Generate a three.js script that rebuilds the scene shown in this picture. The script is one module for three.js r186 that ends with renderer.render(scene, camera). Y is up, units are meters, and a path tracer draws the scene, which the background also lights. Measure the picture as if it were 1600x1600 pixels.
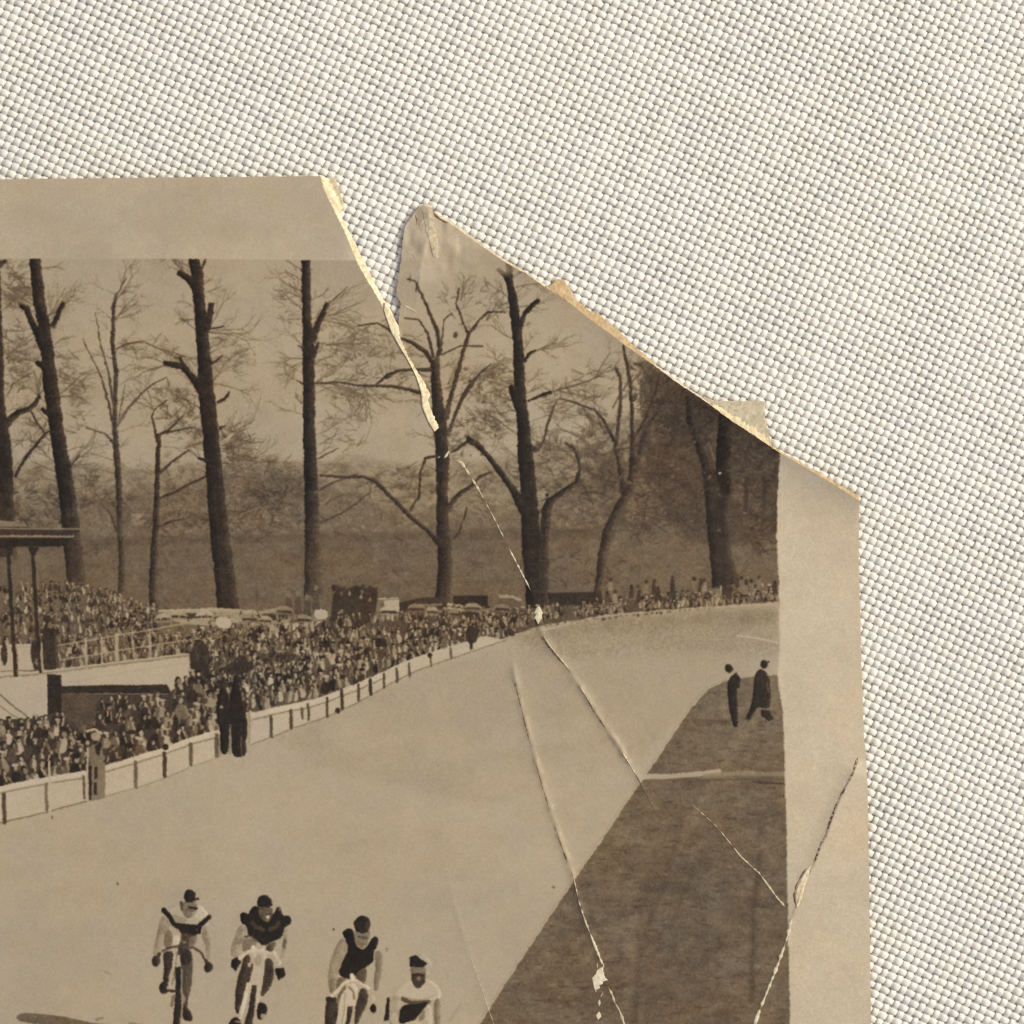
import * as THREE from 'three';

// ---------------------------------------------------------------- camera, light, exposure
const MM = 0.0001;                         // one unit of the drawing below is a tenth of a millimetre
const EYE = 3000;                          // the lens hangs 30 cm above the cloth
const scene = new THREE.Scene();
const camera = new THREE.PerspectiveCamera(2 * Math.atan(800 / EYE) * 180 / Math.PI, 1, 0.01, 20);
camera.position.set(0, EYE * MM, 0);
camera.up.set(0, 0, -1);
camera.lookAt(0, 0, 0);
const renderer = new THREE.WebGLRenderer({ antialias: true });
renderer.toneMapping = THREE.LinearToneMapping;
renderer.toneMappingExposure = 1;
renderer.shadowMap.enabled = true;

// a warm lamp to the upper right, and the dim cooler light of the rest of the room
const lamp = new THREE.RectAreaLight(new THREE.Color(1, 0.915, 0.745), 37, 0.5, 0.5);
lamp.position.set(1.17, 0.93, -0.52);
lamp.lookAt(0, 0, 0);
scene.add(lamp);
scene.background = new THREE.Color(0.405, 0.395, 0.41);

// ---------------------------------------------------------------- helpers
let seed = 20417;
const rnd = () => { seed = (seed + 0x6d2b79f5) | 0; let t = Math.imul(seed ^ (seed >>> 15), 1 | seed); t = (t + Math.imul(t ^ (t >>> 7), 61 | t)) ^ t; return ((t ^ (t >>> 14)) >>> 0) / 4294967296; };
const rr = (a, b) => a + (b - a) * rnd();
const lerp = (a, b, t) => a + (b - a) * t;
const clamp = (x, a = 0, b = 1) => Math.min(b, Math.max(a, x));
const smooth = (a, b, x) => { const t = clamp((x - a) / (b - a)); return t * t * (3 - 2 * t); };
const hash = (i, j, k = 0) => { let h = Math.imul(i, 374761393) ^ Math.imul(j, 668265263) ^ Math.imul(k, 2147483647 - 98); h = Math.imul(h ^ (h >>> 13), 1274126177); return ((h ^ (h >>> 16)) >>> 0) / 4294967296; };
function vnoise(x, y, k = 0) {
  const i = Math.floor(x), j = Math.floor(y), u = x - i, v = y - j, s = u * u * (3 - 2 * u), t = v * v * (3 - 2 * v);
  return lerp(lerp(hash(i, j, k), hash(i + 1, j, k), s), lerp(hash(i, j + 1, k), hash(i + 1, j + 1, k), s), t) * 2 - 1;
}
const P3 = (x, y, h) => [(x - 800) * MM, h * MM, (y - 800) * MM];     // a place on the cloth, h above it
function resample(pts, step) {
  const out = [pts[0].slice()];
  for (let i = 1; i < pts.length; i++) {
    const a = pts[i - 1], b = pts[i], n = Math.max(1, Math.round(Math.hypot(b[0] - a[0], b[1] - a[1]) / step));
    for (let k = 1; k <= n; k++) out.push(a.map((v, c) => lerp(v, b[c], k / n)));
  }
  return out;
}
function segDist(px, py, pts) {           // distance to a polyline, the side (+ to the right of its run) and the place along it, 0 to 1
  let best = 1e9, side = 1, along = 0, run = 0, total = 0;
  for (let i = 1; i < pts.length; i++) total += Math.hypot(pts[i][0] - pts[i - 1][0], pts[i][1] - pts[i - 1][1]);
  for (let i = 1; i < pts.length; i++) {
    const [ax, ay] = pts[i - 1], [bx, by] = pts[i], dx = bx - ax, dy = by - ay, L = Math.hypot(dx, dy);
    const t = clamp(((px - ax) * dx + (py - ay) * dy) / (L * L)), d = Math.hypot(px - ax - t * dx, py - ay - t * dy);
    if (d < best) { best = d; side = Math.sign((px - ax) * dy - (py - ay) * dx) || 1; along = (run + t * L) / total; }
    run += L;
  }
  return [best, side, along];             // + means towards the right of the page, for a line that runs down it
}

// ---------------------------------------------------------------- the woven cloth
const cloth = new THREE.Group();
cloth.name = 'woven_cloth';
cloth.userData = { kind: 'structure', label: 'off-white coarse plain-weave cloth lying flat under the torn photograph' };
scene.add(cloth);
const WEFT = 25.0 * Math.PI / 180, WARP = 115.0 * Math.PI / 180;
const PITCH_A = 12.62, PITCH_B = 12.35;   // steps along a weft thread (from warp to warp) and along a warp thread
const threadMats = [[0.80, 0.785, 0.755], [0.765, 0.75, 0.725], [0.82, 0.80, 0.765], [0.79, 0.765, 0.72], [0.74, 0.735, 0.72]].map((c) => new THREE.MeshPhysicalMaterial({ color: new THREE.Color().setRGB(c[0], c[1], c[2]), roughness: 0.42, specularIntensity: 1, ior: 1.55 }));
const weftMats = threadMats;
const TOP = -0.2;                          // the crowns of the threads come up to about height 0
function threadGeometry(pitch, halfW, halfH, amp, lift, variant) {
  const N = 190, per = 6, rad = 10, pos = [], idx = [], total = N * per;
  for (let i = 0; i <= total; i++) {
    const u = i / per - N / 2, x = u * pitch;
    const slow = vnoise(u * 0.11, variant * 7.3, 3), mid = vnoise(u * 0.9, variant * 3.1, 4);
    const s = Math.cos(Math.PI * u), shaped = Math.sign(s) * Math.pow(Math.abs(s), 0.74);
    const bead = vnoise(Math.round(u) * 1.37, variant * 2.9, 8), w = halfW * (1 + 0.11 * slow + 0.09 * mid + 0.11 * bead) * (1 + 0.07 * s), h = halfH * (1 + 0.08 * mid);
    const cy = TOP - halfH * 2 - amp + lift + amp * shaped * (1 + 0.22 * bead), cz = 0.75 * vnoise(u * 0.45, variant * 5.7, 6);
    for (let k = 0; k < rad; k++) {
      const a = k / rad * 2 * Math.PI, ca = Math.cos(a), sa = Math.sin(a);
      pos.push(x * MM, (cy + h * Math.sign(sa) * Math.pow(Math.abs(sa), 0.9)) * MM, (cz + w * Math.sign(ca) * Math.pow(Math.abs(ca), 0.9)) * MM);
    }
    if (i) for (let k = 0; k < rad; k++) {
      const a = (i - 1) * rad + k, b = (i - 1) * rad + (k + 1) % rad;
      idx.push(a, b, a + rad, b, b + rad, a + rad);
    }
  }
  const g = new THREE.BufferGeometry();
  g.setAttribute('position', new THREE.Float32BufferAttribute(pos, 3)); g.setIndex(idx); g.computeVertexNormals();
  return g;
}
{
  const weftG = [...Array(6)].map((_, v) => threadGeometry(PITCH_A, 5.15, 2.55, 2.6, 0.35, v));
  const warpG = [...Array(6)].map((_, v) => threadGeometry(PITCH_B, 4.6, 2.4, 2.6, 0.0, v + 20));
  const ax = Math.cos(WEFT), ay = Math.sin(WEFT), bx = Math.cos(WARP), by = Math.sin(WARP);
  const lay = (name, geos, dir, sx, sy, pitch, n, along) => {
    for (let i = -n; i <= n; i++) {
      const v = Math.floor(hash(i, 5, name.charCodeAt(1)) * 6), shift = 2 * Math.round((hash(i, 8, 2) - 0.5) * 4) + (i & 1);   // whole waves, so that over meets under
      const m = new THREE.Mesh(geos[v], weftMats[Math.floor(hash(i, 2, name.charCodeAt(1)) * 5)]);
      m.name = name;
      const off = i * pitch + 0.35 * (hash(i, 1, 7) - 0.5);
      const cx = 800 + sx * off + Math.cos(dir) * shift * along, cy = 800 + sy * off + Math.sin(dir) * shift * along;
      m.position.set(...P3(cx, cy, 0)); m.rotation.y = -dir; m.scale.z = 0.93 + 0.16 * hash(i, 6, name.charCodeAt(1)) ** 2;   // some threads are thicker
      cloth.add(m);
    }
  };
  lay('weft_thread', weftG, WEFT, bx, by, PITCH_B, 96, PITCH_A);
  lay('warp_thread', warpG, WARP, ax, ay, PITCH_A, 96, PITCH_B);
  // the warp lies under where the weft lies over: shift every warp thread by one step
  for (const m of cloth.children) if (m.name === 'warp_thread') { m.position.x += bx * PITCH_B * MM; m.position.z += by * PITCH_B * MM; }
  const base = new THREE.Mesh(new THREE.BoxGeometry(0.30, 0.004, 0.30), new THREE.MeshStandardMaterial({ color: new THREE.Color().setRGB(0.50, 0.48, 0.455), roughness: 0.9 }));
  base.position.y = -0.00086 - 0.002; base.name = 'cloth_lining'; cloth.add(base);
}

// ---------------------------------------------------------------- the outline of the torn photograph
const TOP_EDGE = [[-130, 285], [0, 283], [120, 281.5], [250, 280], [400, 279], [502, 278]];
const TEAR_L = [[502, 278], [506, 294], [512, 310], [521, 326], [527, 340], [540, 365], [550, 390], [560, 414], [570, 432], [585, 457], [596, 476], [603, 490], [612, 505], [622.5, 510.5]];
const LOBE = [[623, 508], [624, 495], [626, 476], [621, 461], [620, 455], [622, 436], [627, 407], [629, 382], [632, 357], [639, 345], [646, 337], [654, 325], [663, 323], [675, 326]];
const DIAG = [[675, 326], [680, 337], [692, 344], [708, 353], [730, 370], [755, 387], [785, 408], [810, 423], [820, 427], [850, 449], [874, 464], [890, 475], [920, 499], [949, 520], [970, 536], [1020, 571], [1060, 601], [1105, 631], [1142, 659], [1176, 681], [1217, 709], [1266, 737], [1304, 760], [1339, 783]];
const RIGHT = [[1339, 783], [1340, 870], [1342, 950], [1344, 1060], [1347, 1150], [1349.5, 1176], [1352, 1262], [1353.5, 1356], [1355, 1450], [1357, 1600], [1360, 1730]];
const ragged = (pts, amp, k) => resample(pts, 2.4).map(([x, y], i, all) => (i === 0 || i === all.length - 1 ? [x, y] : [x + amp * vnoise(x * 0.35, y * 0.35, k) + amp * 0.6 * vnoise(x, y, k + 1), y + amp * vnoise(x * 0.35, y * 0.35, k + 2)]));
const OUTLINE = [...ragged(TOP_EDGE, 0.4, 1), ...ragged(TEAR_L, 1.0, 5).slice(1), ...ragged(LOBE, 0.9, 9), ...ragged(DIAG, 0.8, 13).slice(1), ...ragged(RIGHT, 0.35, 17).slice(1), [-130, 1730]];

// creases: where the sheet was folded and the coating broke
const FOLD_A = [[688, 672], [700, 712], [722, 724], [745, 760], [770, 806], [800, 866], [828, 920], [840, 948], [842, 982], [860, 1010], [885, 1040], [905, 1070], [930, 1110], [960, 1155], [985, 1195], [1000, 1222], [1012, 1245], [1024, 1270]];
const FOLD_B = [[798, 1008], [805, 1060], [815, 1100], [830, 1160], [850, 1230], [870, 1295], [888, 1345], [895, 1365], [905, 1410], [915, 1440], [925, 1465], [935, 1490], [941, 1505]];
const FOLD_C = [[1080, 1255], [1117, 1288], [1131, 1305], [1156, 1336], [1184, 1361], [1210, 1397], [1224, 1413]];
const RIP = [[1338, 1178], [1328, 1205], [1315, 1230], [1305, 1250], [1295, 1275], [1287, 1300], [1277, 1320], [1270, 1340], [1256, 1366], [1246, 1390], [1240, 1413], [1232, 1432], [1228, 1455], [1218, 1485], [1207, 1515], [1195, 1545], [1183, 1575], [1172, 1608], [1150, 1680]];
const FOLD_D = [[690, 1330], [712, 1420], [740, 1508], [766, 1582], [790, 1650]];
const TIP_FOLD = [[668, 318], [672, 360], [660, 405], [652, 450]];
const TEAR_LOW = [[600, 480], [612, 500], [624, 520], [632, 545], [645, 575], [658, 602], [666, 626], [674, 650], [686, 672]];
const near = (x, y, pts, pad) => { let a = 1e9, b = -1e9, c = 1e9, d = -1e9; for (const [u, v] of pts) { a = Math.min(a, u); b = Math.max(b, u); c = Math.min(c, v); d = Math.max(d, v); } return x > a - pad && x < b + pad && y > c - pad && y < d + pad; };
function H(x, y) {                         // height of the print's face above the cloth
  const lobe = x > 508 + (Math.min(y, 510) - 278) * 0.53;
  let h = 4.6 + 0.030 * clamp(y - 780, 0, 520) * smooth(960, 1260, x) + 3 * smooth(1000, 1300, y);
  h += 1.1 * vnoise(x / 170, y / 190, 31) + 0.22 * vnoise(x / 37, y / 41, 32);
  if (!lobe || y > 520) h += 12 * Math.pow(smooth(470, 270, y), 1.3) * smooth(700, 560, x);
  if (near(x, y, DIAG, 230)) { const [d, , t] = segDist(x, y, DIAG); h += (6 + 12 * smooth(0.3, 1, t)) * Math.exp(-d / (30 + 16 * t)); }
  if (lobe && y < 540 && x < 780) {
    const [d, s] = segDist(x, y, TIP_FOLD), fade = smooth(530, 400, y) * smooth(770, 700, x);
    h += fade * (s < 0 ? 5 * Math.exp(-d / 15) - 1.6 : 5 * Math.exp(-d / 18) - 1.6 * Math.exp(-d / 60)) + fade * 1.5 * vnoise(x / 10, y / 14, 35) * smooth(470, 380, y);
  }
  if (near(x, y, TEAR_LOW, 70)) { const [d, s, t] = segDist(x, y, TEAR_LOW); h += (s < 0 ? 1 : -1) * (1.6 * (1 - t)) * Math.exp(-d / 22) * smooth(500, 515, y); }
  const ridge = (pts, amp, w, fade) => { if (!near(x, y, pts, 40)) return; const [d, , t] = segDist(x, y, pts); h += amp * fade(t) * Math.exp(-d / w) * (0.8 + 0.4 * vnoise(x / 9, y / 9, 36)); };
  ridge(FOLD_A, 3.4, 5, (t) => smooth(0, 0.1, t) * smooth(1, 0.86, t) * (0.35 + 0.9 * smooth(0.45, 0.55, t)));
  ridge(FOLD_B, 3.6, 4.6, (t) => smooth(0, 0.12, t) * smooth(1.02, 0.95, t));
  ridge(FOLD_C, 1.0, 4, (t) => smooth(0, 0.2, t) * smooth(1, 0.9, t));
  ridge(FOLD_D, 0.8, 4, (t) => smooth(0, 0.3, t));
  if (near(x, y, RIP, 130)) {              // the lower right corner piece stands up along the rip
    const [d, s, t] = segDist(x, y, RIP), lift = smooth(0.0, 0.06, t) * (0.6 + 0.4 * smooth(0.46, 0.2, t)) * smooth(0.62, 0.46, t);
    if (s > 0) h += 6.6 * lift * Math.exp(-d / 50); else h += 5.0 * lift * Math.exp(-d / 13);
    h += 2.2 * smooth(0.5, 0.62, t) * Math.exp(-d / 5);
  }
  return Math.max(h, 2.6);
}

// ---------------------------------------------------------------- what is printed on it: a sepia picture of a cycle race
const TX0 = -120, TY0 = 250, TSPAN = 1500, TN = 2048, TS = TN / TSPAN;
const LIGHT = [1.03, 0.985, 0.945];         // what a white card shows under this lamp: tones above are divided by it
function paintPicture() {
  const cv = document.createElement('canvas'); cv.width = TN; cv.height = TN;
  let c = cv.getContext('2d');
  function base() { c.setTransform(TS, 0, 0, TS, -TX0 * TS, -TY0 * TS); }
  const local = (x, y, k) => c.setTransform(TS / k, 0, 0, TS / k, (x - TX0) * TS, (y - TY0) * TS);
  const g = (t, a = 1) => `rgba(${Math.round(t)},${Math.round(t)},${Math.round(t)},${a})`;
  const poly = (pts, t, a = 1) => { c.fillStyle = g(t, a); c.beginPath(); pts.forEach(([x, y], i) => (i ? c.lineTo(x, y) : c.moveTo(x, y))); c.closePath(); c.fill(); };
  const round = (pts, t, a = 1) => { c.fillStyle = g(t, a); c.beginPath(); const n = pts.length; for (let i = 0; i <= n; i++) { const p = pts[i % n], q = pts[(i + 1) % n], mx = (p[0] + q[0]) / 2, my = (p[1] + q[1]) / 2; if (!i) c.moveTo(mx, my); else c.quadraticCurveTo(p[0], p[1], mx, my); } c.closePath(); c.fill(); };
  const ell = (x, y, a, b, t, al = 1, rot = 0) => { c.fillStyle = g(t, al); c.beginPath(); c.ellipse(x, y, a, b, rot, 0, 7); c.fill(); };
  const line = (pts, w, t, a = 1) => { c.strokeStyle = g(t, a); c.lineWidth = w; c.lineCap = 'round'; c.lineJoin = 'round'; c.beginPath(); pts.forEach(([x, y], i) => (i ? c.lineTo(x, y) : c.moveTo(x, y))); c.stroke(); };
  
    const layer = (k, draw) => {              // broad soft tones: drawn small, then spread
    const small = document.createElement('canvas'); small.width = small.height = Math.ceil(TN / k);
    const keep = c; c = small.getContext('2d'); c.setTransform(TS / k, 0, 0, TS / k, -TX0 * TS / k, -TY0 * TS / k); draw(); c = keep;
    c.save(); c.setTransform(1, 0, 0, 1, 0, 0); c.imageSmoothingEnabled = true; c.imageSmoothingQuality = 'high'; c.drawImage(small, 0, 0, small.width * k, small.height * k); c.restore();
  };
  const solid = (r, k, draw) => {           // figures and trunks on a sheet of their own, turned a little by their tone from left to right
    const sheet = document.createElement('canvas'); sheet.width = sheet.height = TN; const keep = c; c = sheet.getContext('2d'); base(); draw(); c = keep;
    const q = sheet.getContext('2d'), im = q.getImageData(0, 0, TN, TN), d = im.data, run = new Float32Array(TN + 1);
    for (let y = 0; y < TN; y++) {
      let any = 0; for (let x = 0; x < TN; x++) { const a = d[(y * TN + x) * 4 + 3]; any |= a; run[x + 1] = run[x] + a; }
      if (any) for (let x = 0; x < TN; x++) { const o = (y * TN + x) * 4; if (!d[o + 3]) continue; const m = Math.min(TN, x + r), n = Math.max(0, x - r), sh = (run[m] - run[x]) / (255 * r) - (run[x] - run[n]) / (255 * r), v = clamp(d[o] - k * sh, 0, 255); d[o] = d[o + 1] = d[o + 2] = v; }
    }
    q.putImageData(im, 0, 0); c.save(); c.setTransform(1, 0, 0, 1, 0, 0); c.drawImage(sheet, 0, 0); c.restore();
  };
  base();
  const MARGIN = 172, SKY = 150;
  c.fillStyle = g(MARGIN); c.fillRect(TX0, TY0, TSPAN, TSPAN);
  layer(20, () => { c.fillStyle = g(159, 0.75); c.fillRect(TX0, TY0, 660, 160); for (let i = 0; i < 40; i++) ell(rr(-80, 500), rr(285, 405), rr(20, 80), rr(10, 24), rr(150, 168), 0.35); });   // shade on the top margin painted into its tone, plus brown toning blotches
  // the picture's own border
  c.save();
  const border = [[-200, 404], [300, 405.5], [620, 408], [830, 411], [1216, 415], [1216, 708], [1213.5, 781], [1212.5, 837], [1216, 922], [1216.5, 1008], [1213.5, 1058], [1221, 1109], [1223, 1164], [1224.5, 1240], [1226.5, 1319], [1228, 1431], [1231, 1572], [1234, 1900], [-200, 1900]];
  const edge = resample(border, 3).map(([x, y]) => [x + (y > 500 && x > 900 ? 0.9 * vnoise(x, y * 0.35, 51) : 0), y + 0.3 * vnoise(x * 0.3, 3, 52)]);
  c.beginPath(); edge.forEach(([x, y], i) => (i ? c.lineTo(x, y) : c.moveTo(x, y))); c.closePath(); c.clip();
  c.fillStyle = g(SKY); c.fillRect(-200, 400, 1500, 1500);

  // sky, clouded
  layer(24, () => { for (let i = 0; i < 150; i++) ell(rr(-100, 1220), rr(400, 720), rr(30, 110), rr(12, 40), SKY + rr(-9, 7), 0.35); });
  // haze and undergrowth low behind the trees
  layer(14, () => {
  poly([[-120, 735], [100, 725], [240, 735], [390, 715], [480, 725], [560, 715], [640, 730], [760, 720], [900, 690], [930, 660], [1000, 650], [1060, 560], [1240, 600], [1240, 960], [-120, 960]], 126, 0.85);
  poly([[-120, 780], [140, 790], [350, 740], [480, 740], [600, 790], [720, 800], [860, 790], [930, 720], [1000, 680], [1070, 590], [1240, 650], [1240, 960], [-120, 960]], 102, 0.85);
  poly([[1000, 565], [1110, 620], [1216, 690], [1216, 840], [1070, 840], [960, 830], [930, 760], [960, 700], [1020, 640]], 84, 0.8);
  });
  const twig = (x, y, a, len, w, t, al, depth) => {
    const pts = [[x, y]]; const n = 4; let px = x, py = y, aa = a;
    for (let i = 0; i < n; i++) { aa += rr(-0.16, 0.16); px += Math.cos(aa) * len / n; py += Math.sin(aa) * len / n; pts.push([px, py]); }
    line(pts, w, t, al);
    if (depth > 0) for (let k = 0; k < 4; k++) { const q = pts[1 + Math.floor(rnd() * n)]; twig(q[0], q[1], aa + (rnd() < 0.5 ? -1 : 1) * rr(0.25, 0.8), len * rr(0.35, 0.65), Math.max(0.55, w * 0.6), t + 5, al * 0.85, depth - 1); }
  };
  // mottled brush: many thin strokes, dark and light
  const brush = (x0, x1, y0, y1, n, t0, t1, al, s = 1) => {
    for (let i = 0; i < n; i++) {
      const x = rr(x0, x1), y = rr(y0, y1), a = rr(-0.7, 0.5) + (rnd() < 0.35 ? 1.2 : 0), L = rr(6, 26) * s;
      line([[x, y], [x + Math.cos(a) * L * 0.5, y + Math.sin(a) * L * 0.5 + rr(-2, 2)], [x + Math.cos(a + rr(-0.5, 0.5)) * L, y + Math.sin(a) * L + rr(-2, 3)]], rr(1, 3.4) * s, rr(t0, t1), al);
    }
  };
  brush(-60, 930, 740, 850, 520, 92, 120, 0.28, 1.3);
  brush(-60, 930, 735, 840, 380, 128, 158, 0.32, 1.1);
  brush(360, 480, 715, 800, 110, 85, 112, 0.35, 1.2);
  brush(200, 330, 730, 830, 110, 90, 118, 0.3, 1.1);
  brush(0, 60, 440, 700, 70, 105, 140, 0.35);
  brush(900, 1215, 690, 850, 360, 62, 98, 0.4, 1.2);
  brush(900, 1215, 680, 850, 200, 108, 140, 0.35, 0.9);
  brush(1000, 1215, 580, 720, 190, 58, 96, 0.4, 1.2);
  brush(1020, 1210, 600, 760, 80, 112, 140, 0.3, 0.8);
  brush(690, 800, 570, 730, 130, 95, 128, 0.33, 0.7);
  brush(840, 960, 600, 720, 70, 118, 140, 0.3, 0.8);
  for (const [x, y, a, b, t] of [[1152, 772, 9, 14, 130], [978, 700, 5, 22, 140], [215, 812, 12, 10, 138], [250, 770, 14, 8, 140], [545, 890, 18, 8, 130], [985, 795, 9, 20, 128], [1180, 815, 8, 6, 125], [1190, 870, 10, 12, 70]]) { ell(x, y, a, b, t, 0.6); }

  // the long bank or wall behind the crowd
  poly([[-120, 858], [60, 850], [130, 846], [190, 842], [240, 843], [330, 850], [420, 840], [500, 835], [640, 832], [760, 832], [860, 828], [940, 830], [1000, 836], [1060, 815], [1120, 826], [1216, 838], [1216, 960], [-120, 960]], 106, 0.72);
  poly([[860, 828], [930, 826], [955, 836], [900, 846], [860, 850]], 84, 0.7);
  poly([[-120, 905], [260, 925], [560, 905], [720, 905], [830, 900], [930, 925], [1216, 900], [1216, 970], [-120, 970]], 94, 0.55);
  brush(-60, 1215, 845, 940, 420, 84, 126, 0.22, 1.2);
  brush(1050, 1215, 720, 900, 220, 55, 90, 0.35, 1.2);

  const mottle = (x0, x1, y0, y1, n, s0, s1, t0, t1, al, flat = 1) => { for (let i = 0; i < n; i++) { const x = rr(x0, x1), y = rr(y0, y1), r = rr(s0, s1), k = 6, pts = []; for (let q = 0; q < k; q++) { const a = q / k * 6.28, e = r * rr(0.5, 1.2); pts.push([x + e * Math.cos(a) * flat, y + e * Math.sin(a) * 0.7]); } round(pts, rr(t0, t1), al * rr(0.5, 1.2)); } };
  mottle(-60, 900, 722, 845, 260, 3, 11, 86, 112, 0.3, 1.3); mottle(-60, 900, 722, 838, 150, 2, 7, 124, 146, 0.34, 1.2); mottle(340, 480, 730, 840, 110, 3, 9, 70, 92, 0.4); mottle(-10, 110, 760, 850, 90, 3, 10, 70, 92, 0.4); mottle(150, 330, 760, 850, 110, 3, 9, 74, 98, 0.35); mottle(600, 900, 740, 830, 150, 3, 9, 82, 104, 0.35);
  mottle(905, 1215, 640, 850, 460, 3, 10, 52, 84, 0.42); mottle(905, 1215, 650, 850, 240, 2, 7, 104, 138, 0.42); mottle(1000, 1215, 570, 700, 170, 3, 10, 46, 78, 0.45); mottle(1010, 1200, 600, 720, 90, 2, 6, 104, 132, 0.4); mottle(840, 1000, 680, 800, 150, 3, 8, 84, 108, 0.4);
  layer(6, () => { poly([[-120, 850], [130, 844], [250, 842], [420, 838], [640, 831], [860, 827], [1000, 834], [1060, 818], [1216, 838], [1216, 950], [-120, 950]], 96, 0.6); poly([[-120, 846], [250, 838], [500, 832], [860, 824], [940, 828], [940, 842], [500, 846], [-120, 862]], 84, 0.5); poly([[1000, 600], [1060, 590], [1216, 700], [1216, 850], [1080, 850], [1010, 760]], 60, 0.45); });
  mottle(-60, 1215, 850, 945, 300, 4, 14, 80, 98, 0.16, 1.8); mottle(-60, 1215, 850, 925, 130, 3, 9, 106, 120, 0.18, 1.6);
  // trees
  let bark = true;
  const limb = (pts, t = 46) => {
    const q = resample(pts, 4), L = [], R = [];
    q.forEach((p, i) => {
      const a = q[Math.max(0, i - 1)], b = q[Math.min(q.length - 1, i + 1)], dx = b[0] - a[0], dy = b[1] - a[1], n = Math.hypot(dx, dy) || 1, w = p[2] / 2;
      L.push([p[0] - dy / n * (w + rr(-0.9, 0.9)), p[1] + dx / n * w]); R.unshift([p[0] + dy / n * (w + rr(-0.9, 0.9)), p[1] - dx / n * w]);
    });
    poly([...L, ...R], t);
    if (bark && (pts[0][2] > 9 || pts[pts.length - 1][2] > 14)) for (const p of q) for (let k = 0; k < 2; k++) { const w = p[2] / 2; ell(p[0] + rr(-w, w), p[1] + rr(-2, 2), rr(0.8, 2.2), rr(1.2, 4.5), t + rr(-12, 26), 0.4); if (rnd() < 0.12) line([[p[0] + (rnd() < 0.5 ? -w : w), p[1]], [p[0] + rr(-1, 1) * (w + rr(2, 7)), p[1] - rr(0, 4)]], rr(0.8, 1.8), t + 24, 0.6); }
  };
  const shoots = (pts, t, gap) => { for (const p of resample(pts, gap)) { if (p[1] > 800) continue; const side = rnd() < 0.5 ? 0 : Math.PI, w = p[2] / 2; twig(p[0] + (side ? -w : w), p[1], side + (side ? 1 : -1) * rr(0.15, 0.8), rr(14, 44), rr(0.9, 1.7), t + rr(28, 44), 0.6, 2); } };
  const haze = (pts, t, tb) => {           // a trunk paler towards its foot, in the mist
    shoots(pts, t, pts[0][2] > 8 ? 17 : 24);
    limb(pts, t);
    for (let k = 0; k < 6; k++) { const foot = resample(pts, 6).filter((p) => p[1] > 765 + k * 24); if (foot.length > 2) { c.globalAlpha = 0.15; bark = false; limb(foot.map(([x, y, w]) => [x, y, w * 0.97]), tb); bark = true; c.globalAlpha = 1; } }
  };
  const spray = (x, y, a, n, len, t = 82, al = 0.6) => { for (let i = 0; i < n; i++) twig(x, y, a + rr(-0.6, 0.6), len * rr(0.6, 1.1), 1.6, t, al, 2); };
  // fine twigs round the crowns
  for (const [x, y, a, n, L] of [[70, 500, -0.5, 4, 60], [88, 620, -0.4, 4, 60], [40, 480, -2.6, 3, 40], [12, 450, 0.3, 4, 50], [10, 560, -0.2, 5, 60], [180, 500, -0.6, 3, 50], [182, 470, -1.2, 3, 45], [250, 545, 0.1, 4, 55], [290, 430, -2.7, 3, 60], [325, 520, -0.4, 4, 70], [330, 600, -0.4, 3, 60], [265, 570, -2.8, 3, 50], [480, 470, -2.9, 3, 45], [500, 500, -0.4, 5, 60], [510, 540, -0.2, 5, 80], [485, 560, 2.9, 3, 55], [490, 600, -0.2, 4, 80], [520, 600, 0.5, 5, 60], [570, 600, 1.2, 4, 60], [640, 440, -1.8, 2, 30], [720, 470, -1, 3, 40], [760, 500, -0.5, 3, 50], [740, 590, 0.2, 5, 60], [760, 640, 0.6, 5, 50], [700, 600, -0.7, 3, 40], [835, 550, -0.4, 3, 60], [870, 610, -0.2, 4, 70], [930, 590, -0.6, 3, 50], [985, 600, -1.2, 4, 60], [1000, 640, -0.8, 5, 70], [1040, 610, -1, 5, 50], [910, 635, 0.8, 3, 50], [345, 740, -0.3, 5, 60], [330, 700, -0.2, 4, 70], [240, 640, -2, 3, 40], [290, 700, -0.5, 4, 45], [130, 780, -0.4, 4, 60], [60, 620, -1.5, 3, 40], [100, 730, -0.6, 3, 50]]) spray(x, y, a, n, L);
  const cloud = (x, y, a, b, n, t, al) => {  // a thicket: short straight twigs in small fans
    for (let i = 0; i < n / 2.2; i++) { const q = rr(0, 6.28), r = Math.sqrt(rnd()), u = x + a * r * Math.cos(q), v = y + b * r * Math.sin(q), w0 = (rnd() < 0.5 ? -0.45 : -2.7) + rr(-0.7, 0.9); for (let k = 0; k < 4; k++) { const w = w0 + rr(-0.55, 0.55), L = rr(6, 24); line([[u, v], [u + L * Math.cos(w), v + L * Math.sin(w)]], rr(0.6, 1.6), t - 10 + rr(-16, 16), al * rr(0.5, 1.2)); } }
  };
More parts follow.
